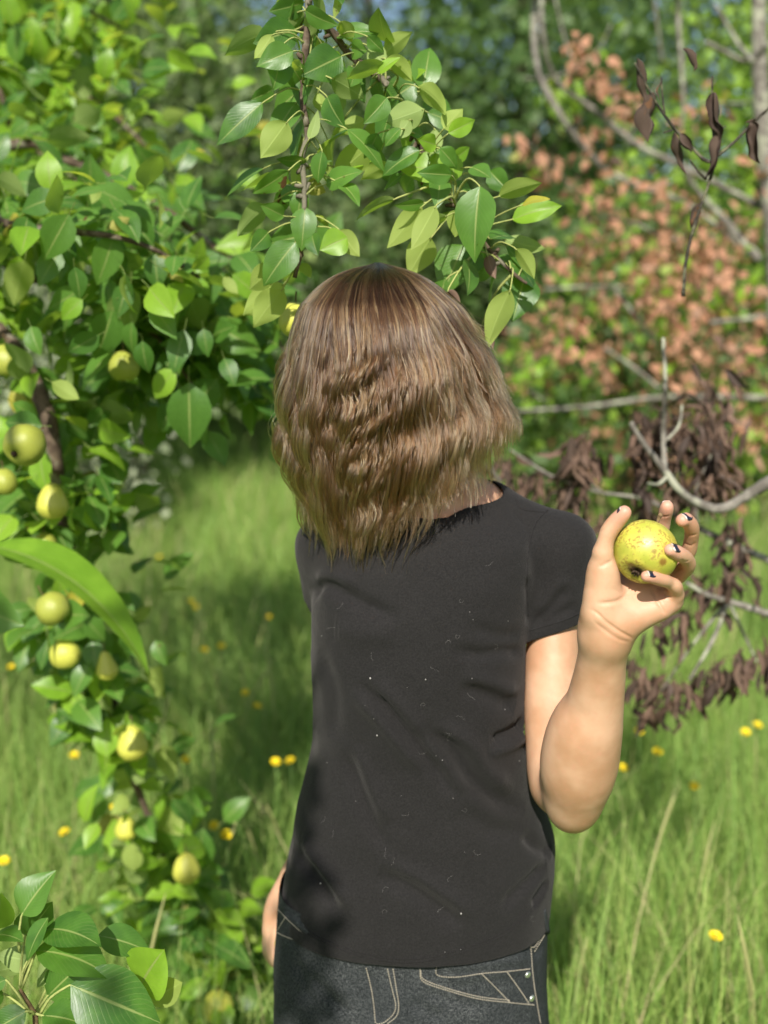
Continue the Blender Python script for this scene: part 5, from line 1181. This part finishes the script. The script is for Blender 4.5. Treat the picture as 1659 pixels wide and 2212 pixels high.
# ================================================================ dead tree at the right, far trees
def z7(x, y): return (1042.4 + x * .4466, y * .4466)
def z2(x, y): return (1042.4 + x * .3717, 823 + y * .3717)
def zt(x, y): return (1316.7 + x * .248, 82.3 + y * .248)
dead = empty('dead_tree', (*P(1705, 1200, 4.3)[:2], 0), 'half dead tree with grey bare limbs and rust brown leaves', 'tree')
d0 = ORG['dead_tree']
b = Bag(); b.add(*tube(catmull([d0 + (.04, 0, -.05), d0 + (.02, 0, .6), P(1690, 880, 4.3), P(1676, 560, 4.3), P(1650, 300, 4.3), P(1640, 90, 4.3), P(1642, -200, 4.3), P(1650, -420, 4.3)], 40), np.linspace(.055, .020, 40), 9, bumps=.2)); b.build('trunk', M['dead_wood'], dead)
DL = [([(250, -120), (252, 0), (250, 200), (290, 400), (420, 620), (570, 800), (750, 900), (1010, 1000), (1330, 1260)], .017, .011, 4.5), ([(285, -60), (290, 150), (350, 380), (550, 540), (750, 700), (1000, 820), (1345, 1000)], .010, .016, 4.4), ([(985, 815), (1000, 870), (1060, 950), (1200, 1100), (1340, 1260)], .012, .021, 4.2),
      ([(940, -100), (945, 60), (965, 350), (970, 560), (940, 760)], .013, .008, 4.6), ([(120, 1992), (500, 1968), (900, 1920), (1381, 1925)], .008, .013, 4.0), ([(300, 1400), (560, 1385), (760, 1395)], .008, .007, 4.7), ([(580, 1680), (720, 1770), (860, 1880)], .009, .008, 4.3), ([(640, 1400), (740, 1530), (840, 1650)], .009, .010, 4.5),
      ([(560, 1040), (760, 1090), (900, 1180)], .007, .008, 4.6), ([(1080, 205), (1280, 295), (1381, 215)], .010, .012, 4.1), ([(1125, 20), (1230, 200), (1310, 300)], .008, .010, 4.2), ([(330, -100), (400, 200), (440, 330), (300, 380)], .007, .006, 4.8), ([(150, 640), (330, 790), (470, 960)], .006, .005, 4.9), ([(200, 380), (320, 380)], .005, .006, 4.6),
      ([(1050, 500), (1330, 500)], .005, .006, 4.4), ([(230, 1890), (320, 1960)], .006, .005, 4.4), ([(1100, 1560), (1381, 1530)], .010, .012, 4.3), ([(440, 330), (560, 240), (620, 120)], .005, .004, 4.6), ([(700, 700), (760, 560), (860, 380)], .005, .003, 4.5), ([(880, 1180), (1000, 1130), (1150, 1150)], .006, .005, 4.5), ([(870, 300), (830, 0)], .006, .008, 4.7)]
for pts, r0, r1, d in DL:
    q = catmull([P(*z7(x, y), d + rng.normal(0, .05)) for x, y in pts], 36); lb = Bag(); lb.add(*tube(q, np.linspace(r0, r1, 36) * .85, 7, bumps=.25)); lb.build('limb', M['dead_wood'], dead)
items = []
def scatter(cx0, cy0, sx, sy, d, sd, n, mats, p, kind, Lr):
    for k in range(n):
        base = P(cx0 + rng.normal(0, sx), cy0 + rng.normal(0, sy), d + rng.normal(0, sd)); dv = rng.normal(0, .6, 3) + (0, 0, -.75); dv /= np.linalg.norm(dv)
        Rm, _ = frame(base, base + dv, rng.normal(0, 1, 3) + np.array(to_sun) * .7); items.append((base, Rm, rng.uniform(*Lr), kind, rng.choice(mats, p=p)))
# clumps of rusty leaves along the limbs, as the picture groups them
for x, y, s_, n in ((470, 260, 45, 26), (610, 350, 55, 34), (200, 680, 40, 16), (290, 800, 55, 24), (450, 590, 50, 14), (560, 740, 55, 24), (690, 560, 40, 16), (480, 930, 50, 22), (530, 1170, 50, 30), (700, 1160, 30, 12), (350, 1210, 55, 22), (780, 1290, 60, 34), (860, 1180, 70, 40),
                    (900, 1380, 80, 50), (820, 1470, 60, 36), (1090, 1250, 80, 50), (1180, 1330, 90, 60), (1230, 1490, 80, 46), (1150, 1620, 90, 50), (1280, 1680, 80, 46), (1000, 1660, 90, 46), (1020, 1760, 80, 36), (700, 1650, 60, 26), (560, 1720, 60, 24), (420, 1580, 60, 26), (270, 1600, 60, 24),
                    (390, 1690, 60, 24), (640, 1830, 60, 28), (880, 1820, 70, 26), (1290, 1080, 60, 26), (1040, 1080, 60, 24), (1320, 850, 50, 18), (960, 900, 45, 14), (820, 900, 60, 16), (1100, 560, 50, 20), (1120, 450, 40, 12), (1290, 2040, 60, 22), (1360, 2110, 50, 18), (560, 1340, 60, 18), (450, 1290, 45, 16), (330, 1480, 45, 14),
                    (720, 800, 60, 16), (620, 960, 60, 18), (180, 1860, 40, 10), (980, 560, 40, 10), (1230, 1180, 60, 26), (940, 1560, 70, 34), (1090, 1420, 70, 36), (650, 450, 50, 14), (600, 1500, 50, 12), (1000, 1950, 60, 20)):
    scatter(*z7(x, y), s_ * .4466, s_ * .4466, 4.6 + rng.normal(0, .35), .16, max(4, int(n * .78)), ['leaf_rust', 'leaf_dead', 'leaf_lime', 'leaf_yellow'], [.84, .06, .08, .02], 'live', (.036, .066))
for x, y, s_, n in ((820, 1350, 60, 10), (1130, 1500, 40, 8), (240, 840, 25, 6), (430, 1340, 25, 6), (420, 470, 60, 22), (850, 1580, 50, 20), (250, 1830, 80, 30), (920, 1400, 40, 10), (1000, 1050, 60, 14), (700, 790, 80, 16), (380, 470, 50, 18)):
    scatter(*z7(x, y), s_ * .4466, s_ * .4466, 4.7, .15, n, ['leaf_lime', 'leaf_bright'], [.7, .3], 'live', (.045, .07))
items.sort(key=px_size, reverse=True)
for base, Rm, L, kind, mt in items[:300]: put_leaf(dead, base, Rm, L, kind, mt)
mass('foliage', items[300:], dead)

# ---- the nearer dead branch with shrivelled dark leaves, right of and behind the hand
wb = empty('dead_branch', P(1720, 1060, 2.00), 'grey lichened dead branch with clusters of shrivelled brown leaves', 'branch')
for pts, r0, r1, d in (([(860, 240), (940, 370), (1060, 520), (1130, 620), (1210, 690), (1320, 735), (1400, 740), (1500, 690), (1659, 590), (1900, 480)], .0045, .0115, 1.96), ([(700, 650), (950, 690), (1100, 770), (1250, 850), (1450, 950), (1659, 1040), (1900, 1130)], .0035, .009, 2.20),
                       ([(1180, 1170), (1300, 1240), (1430, 1280), (1659, 1350), (1900, 1400)], .004, .009, 2.08), ([(1060, 540), (1050, 300), (1062, 0), (1050, -250)], .006, .003, 2.00), ([(1200, 1740), (1340, 1500), (1420, 1290)], .003, .005, 2.08), ([(1070, 560), (1020, 600), (960, 595)], .004, .002, 1.94),
                       ([(1070, 345), (1140, 260), (1160, 140)], .003, .002, 2.00), ([(20, 480), (110, 590)], .004, .003, 2.24), ([(160, 400), (420, 560), (700, 655)], .002, .0035, 2.24), ([(700, 655), (560, 520), (540, 330)], .003, .002, 2.20), ([(1430, 1280), (1560, 1560), (1600, 1640)], .004, .002, 2.16), ([(1250, 850), (1240, 640), (1330, 430)], .003, .002, 2.16), ([(1420, 1280), (1200, 1560), (1040, 1800)], .004, .002, 2.12)):
    q = catmull([P(*z2(x, y), d + rng.normal(0, .012)) for x, y in pts], 34); lb = Bag(); lb.add(*tube(q, np.linspace(r0, r1, 34), 8, bumps=.3)); lb.build('limb', M['dead_wood'], wb)
items = []
def dead_cluster(x, y, sx, sy, n, d):
    for k in range(n):
        base = P(*z2(x + rng.normal(0, sx), y + rng.normal(0, sy)), d + rng.normal(0, .055)); dv = rng.normal(0, .40, 3) + (0, 0, -1); dv /= np.linalg.norm(dv)
        Rm, _ = frame(base, base + dv, rng.normal(0, 1, 3) + np.array([0, -.6, .2])); items.append((base, Rm, rng.uniform(.040, .068), 'dead', rng.choice(['leaf_dead', 'leaf_black'], p=[.7, .3])))
for a in ((550, 380, 55, 55, 34, 2.20), (540, 500, 55, 60, 22, 2.20), (600, 400, 40, 50, 12, 2.20), (1000, 220, 70, 60, 28, 2.20), (1120, 330, 80, 70, 34, 2.20), (1260, 260, 90, 70, 34, 2.20), (1330, 420, 70, 70, 28, 2.16), (930, 330, 35, 60, 14, 2.20), (1010, 430, 60, 60, 16, 2.24), (460, 640, 35, 60, 15, 2.24), (1270, 540, 90, 60, 26, 2.16), (1420, 560, 60, 60, 20, 2.16),
          (250, 560, 60, 50, 22, 2.32), (120, 470, 60, 40, 14, 2.32), (640, 830, 60, 50, 18, 2.24), (560, 700, 50, 60, 14, 2.28), (930, 560, 30, 50, 12, 2.20), (930, 720, 25, 40, 6, 2.20), (1130, 620, 80, 60, 20, 2.24), (1180, 1370, 70, 50, 18, 2.12), (1010, 1440, 40, 40, 6, 2.12), (1010, 1740, 60, 45, 22, 2.12), (1030, 1880, 60, 40, 20, 2.12), (1120, 1800, 50, 50, 14, 2.12), (1350, 1690, 80, 50, 28, 2.08),
          (1500, 1640, 80, 50, 22, 2.08), (1620, 1600, 60, 60, 16, 2.08), (1440, 950, 60, 80, 22, 2.16), (1330, 1190, 90, 60, 20, 2.12), (1500, 1120, 70, 70, 12, 2.12), (890, 1640, 40, 40, 8, 2.16), (1330, 80, 80, 80, 24, 2.28), (1400, 250, 60, 60, 16, 2.28), (700, 980, 40, 40, 8, 2.28)):
    dead_cluster(*a)
items.sort(key=px_size, reverse=True)
for base, Rm, L, kind, mt in items[:300]: put_leaf(wb, base, Rm, L, kind, mt)
mass('shrivelled_foliage', items[300:], wb)

# ---- the dark twig in front of it all, upper right
tw = empty('dead_twig', P(*zt(660, 1980), 1.62), 'dark forked dead twig with a few curled leaves, upper right', 'twig')
b = Bag()
for pts, r0, r1 in (([(640, 2250), (660, 1980), (720, 1700), (800, 1450), (870, 1250), (915, 1050), (905, 850), (890, 600), (897, 330)], .0022, .0011), ([(905, 1080), (820, 1060), (690, 920), (560, 780), (450, 630), (330, 430), (220, 215)], .0020, .0009), ([(905, 1050), (960, 1010), (1080, 910), (1180, 810), (1290, 700), (1400, 600), (1560, 470)], .0018, .0014),
                    ([(480, 660), (460, 500), (450, 340)], .0011, .0009), ([(550, 800), (470, 825)], .001, .0008), ([(905, 830), (1015, 765)], .001, .0006), ([(845, 1230), (780, 1170), (700, 1060)], .0014, .001)):
    q = catmull([P(*zt(x, y), 1.62 + rng.normal(0, .004)) for x, y in pts], 24); b.add(*tube(q, np.linspace(r0, r1, 24) * 1.35, 7, bumps=.3))
b.build('stem', M['dark_twig'], tw)
for i, (x0, y0_, x1, y1_, wl, fold, curl) in enumerate(((228, 205, 320, 530, .52, .62, .35), (395, 470, 330, 905, .62, .5, .5), (560, 810, 660, 1190, .42, .7, .5), (620, 850, 700, 1030, .6, .5, .6), (455, 340, 440, 560, .24, .8, .4), (890, 470, 985, 975, .40, .6, .4), (930, 815, 798, 1230, .44, .6, .5), (1205, 725, 1300, 1100, .58, .55, .5), (795, 1430, 695, 1670, .62, .6, .5), (640, 110, 735, 330, .6, .5, .5), (880, 520, 850, 680, .3, .7, .4), (1180, 735, 1250, 720, .7, .6, .9))):
    base, tip = P(*zt(x0, y0_), 1.615), P(*zt(x1, y1_), 1.615 + rng.uniform(-.012, .012)); Rm, L = frame(base, tip, toward_cam(base) * rng.choice([1, -1]) + rng.normal(0, .5, 3))
    V, F, U = leaf_shape(L, L * wl * 1.15, fold * 1.7, curl, .03, rng.uniform(-1.1, 1.1), 14, 8, i, True); V += np.array([noise.noise_vector(Vector(v * 48 + i)) for v in V]) * .0075
    mk('leaf', base + V @ Rm.T, F, M['leaf_black'], tw, base, U)

# ---- trees and bushes beyond the meadow
def far_tree(name, label, cat, x, y, h, rx, mats, p, n_cl, per, leaf, z_lo=.12, trunk_r=.12, crown_w=1.0, group='trees along the far side of the meadow'):
    t_ = empty(name, (x, y, 0), label, cat, group); c = np.array([x, y, 0.])
    tb = Bag(); tb.add(*tube(catmull([c + (0, 0, -.1), c + (.08, 0, h * .3), c + (-.05, .05, h * .6), c + (0, 0, h * .92)], 14), np.linspace(trunk_r, trunk_r * .2, 14), 8, bumps=.2)); tb.build('trunk', M['bark'], t_)
    lb = Bag(); ends = []
    for k in range(n_cl):
        zz_ = h * (z_lo + (1 - z_lo) * rng.random() ** .85); prof = math.sin(math.pi * min(1, max(.12, (zz_ / h - z_lo * .6) / (1.02 - z_lo * .6))) ** .8) ** .7
        a = rng.uniform(0, 6.28); r = rx * prof * math.sqrt(rng.uniform(.12, 1.0)); ends.append(c + (math.cos(a) * r, math.sin(a) * r, zz_))
        if k % 4 == 0: lb.tube([c + (0, 0, max(.2, zz_ - r * .8)), c + (math.cos(a) * r * .5, math.sin(a) * r * .5, zz_ - r * .25), ends[-1]], trunk_r * .25, .008, 5, 6)
    tag(lb.build('limbs', M['bark'], t_), kind='stuff')
    for mi, mt in enumerate(mats):
        m = [e for e in ends if rng.random() < p[mi]] if len(mats) > 1 else ends
        if not m: continue
        m = np.array(m); q = np.repeat(m, per, 0); n = len(q); sz = rx * .20
        q = q + rng.normal(0, 1, (n, 3)) * sz * np.array([1, 1, .7])
        d1 = rng.normal(0, 1, (n, 3)); d1[:, 2] -= .5; d1 /= np.linalg.norm(d1, axis=1)[:, None]
        up = rng.normal(0, .8, (n, 3)) + np.array(to_sun) * .8; d2 = np.cross(d1, up); d2 /= np.linalg.norm(d2, axis=1)[:, None]
        L = leaf * rng.uniform(.6, 1.3, n)[:, None]
        V = np.stack([q, q + d1 * L * .45 + d2 * L * .32, q + d1 * L, q + d1 * L * .45 - d2 * L * .32], 1).reshape(-1, 3)
        F = np.arange(n * 4).reshape(-1, 4)
        o = mk('crown', V, F, M[mt], t_, None, np.tile([[.5, 0], [.9, .4], [.5, 1], [.1, .4]], (n, 1)), False); tag(o, kind='stuff')
    return t_
far_tree('apple_tree', 'sage green fruit tree behind the left pear tree', 'tree', -2.0, 8.8, 4.1, 1.55, ['leaf_sage', 'leaf'], [.9, .25], 210, 70, .095, .22, .10, group='fruit trees standing in the meadow')
far_tree('apple_tree', 'dim green fruit tree straight behind the hanging branch', 'tree', -.6, 12.0, 3.7, 1.6, ['leaf_far', 'leaf_sage'], [.7, .5], 200, 70, .11, .2, .12, group='fruit trees standing in the meadow')
far_tree('bush', 'bright yellow-green bush behind the dead tree', 'bush', 3.0, 7.6, 3.7, 1.25, ['leaf_bright', 'leaf_far'], [.8, .2], 180, 70, .085, .03, .06, group='bushes behind the dead tree')
far_tree('bush', 'low green bush behind the rust brown leaves', 'bush', 1.75, 7.4, 2.0, .95, ['leaf_far', 'leaf_bright', 'leaf_rust'], [.6, .3, .25], 150, 60, .08, .03, .05, group='bushes behind the dead tree')
far_tree('bush', 'pale silvery shrub behind the pears at the left edge', 'bush', -1.98, 6.6, 1.75, .55, ['leaf_silver', 'leaf_sage'], [.9, .25], 70, 60, .07, .03, .04, group='bushes at the left')
FT = [(-5.6, 12.5, 7.2, 2.4, 'dark tree at the far left behind the pear tree'), (-2.6, 14.5, 5.6, 2.0, 'rounded dark tree behind the sage green tree'), (-.3, 15.5, 4.4, 1.9, 'dark tree with sky gaps above the hanging branch'), (1.5, 12.4, 6.5, 1.55, 'tall dark green tree right of the hanging branch'), (4.6, 13.0, 6.8, 2.3, 'dark tree behind the bright bush at right'),
      (7.6, 13.5, 6.5, 2.4, 'dark tree beyond the right picture edge'), (-8.4, 14.0, 7.0, 2.5, 'dark tree beyond the left picture edge'), (3.0, 16.5, 6.6, 2.0, 'farther dark tree between two nearer ones'), (-.2, 19.0, 8.6, 2.6, 'tallest dark tree, sky showing through its crown')]
for x, y, h, rx, lab in FT: far_tree('hedgerow_tree', lab, 'tree', x, y, h, rx, ['leaf_far'], [1], 200, 48, .14, .10, .16)
n = 26000; x = rng.uniform(-11, 11, n); top = 1.5 + .5 * np.sin(x * 1.3 + .6) + .35 * np.sin(x * 3.1)
q = np.stack([x, 13.2 + np.abs(x) * .1 + rng.normal(0, .5, n), top * rng.random(n) ** .8], 1)
d1 = rng.normal(0, 1, (n, 3)); d1 /= np.linalg.norm(d1, axis=1)[:, None]; d2 = np.cross(d1, rng.normal(0, .7, (n, 3)) + np.array(to_sun)); d2 /= np.linalg.norm(d2, axis=1)[:, None]; L = .13 * rng.uniform(.6, 1.3, n)[:, None]
V = np.stack([q, q + d1 * L * .45 + d2 * L * .35, q + d1 * L, q + d1 * L * .45 - d2 * L * .35], 1).reshape(-1, 3)
tag(mk('undergrowth', V, np.arange(n * 4).reshape(-1, 4), M['leaf_far'], None, (0, 13, 0), np.tile([[.5, 0], [.9, .4], [.5, 1], [.1, .4]], (n, 1)), False), kind='stuff')
# a far wooded bank closes the view
n = 60000; x = rng.uniform(-40, 40, n); y = 26 + rng.uniform(0, 5, n) + np.abs(x) * .05; top = 4.6 + 1.5 * np.sin(x * .55 + 1) + 1.0 * np.sin(x * 1.7) + .6 * np.sin(x * 4.1)
z = top * rng.random(n) ** .8; q = np.stack([x, y, z], 1) + rng.normal(0, .25, (n, 3))
d1 = rng.normal(0, 1, (n, 3)); d1 /= np.linalg.norm(d1, axis=1)[:, None]; d2 = np.cross(d1, rng.normal(0, .7, (n, 3)) + np.array(to_sun)); d2 /= np.linalg.norm(d2, axis=1)[:, None]; L = .32 * rng.uniform(.6, 1.3, n)[:, None]
V = np.stack([q, q + d1 * L * .45 + d2 * L * .35, q + d1 * L, q + d1 * L * .45 - d2 * L * .35], 1).reshape(-1, 3)
tag(mk('far_wood', V, np.arange(n * 4).reshape(-1, 4), M['leaf_far'], None, (0, 28, 0), np.tile([[.5, 0], [.9, .4], [.5, 1], [.1, .4]], (n, 1)), False), kind='stuff')
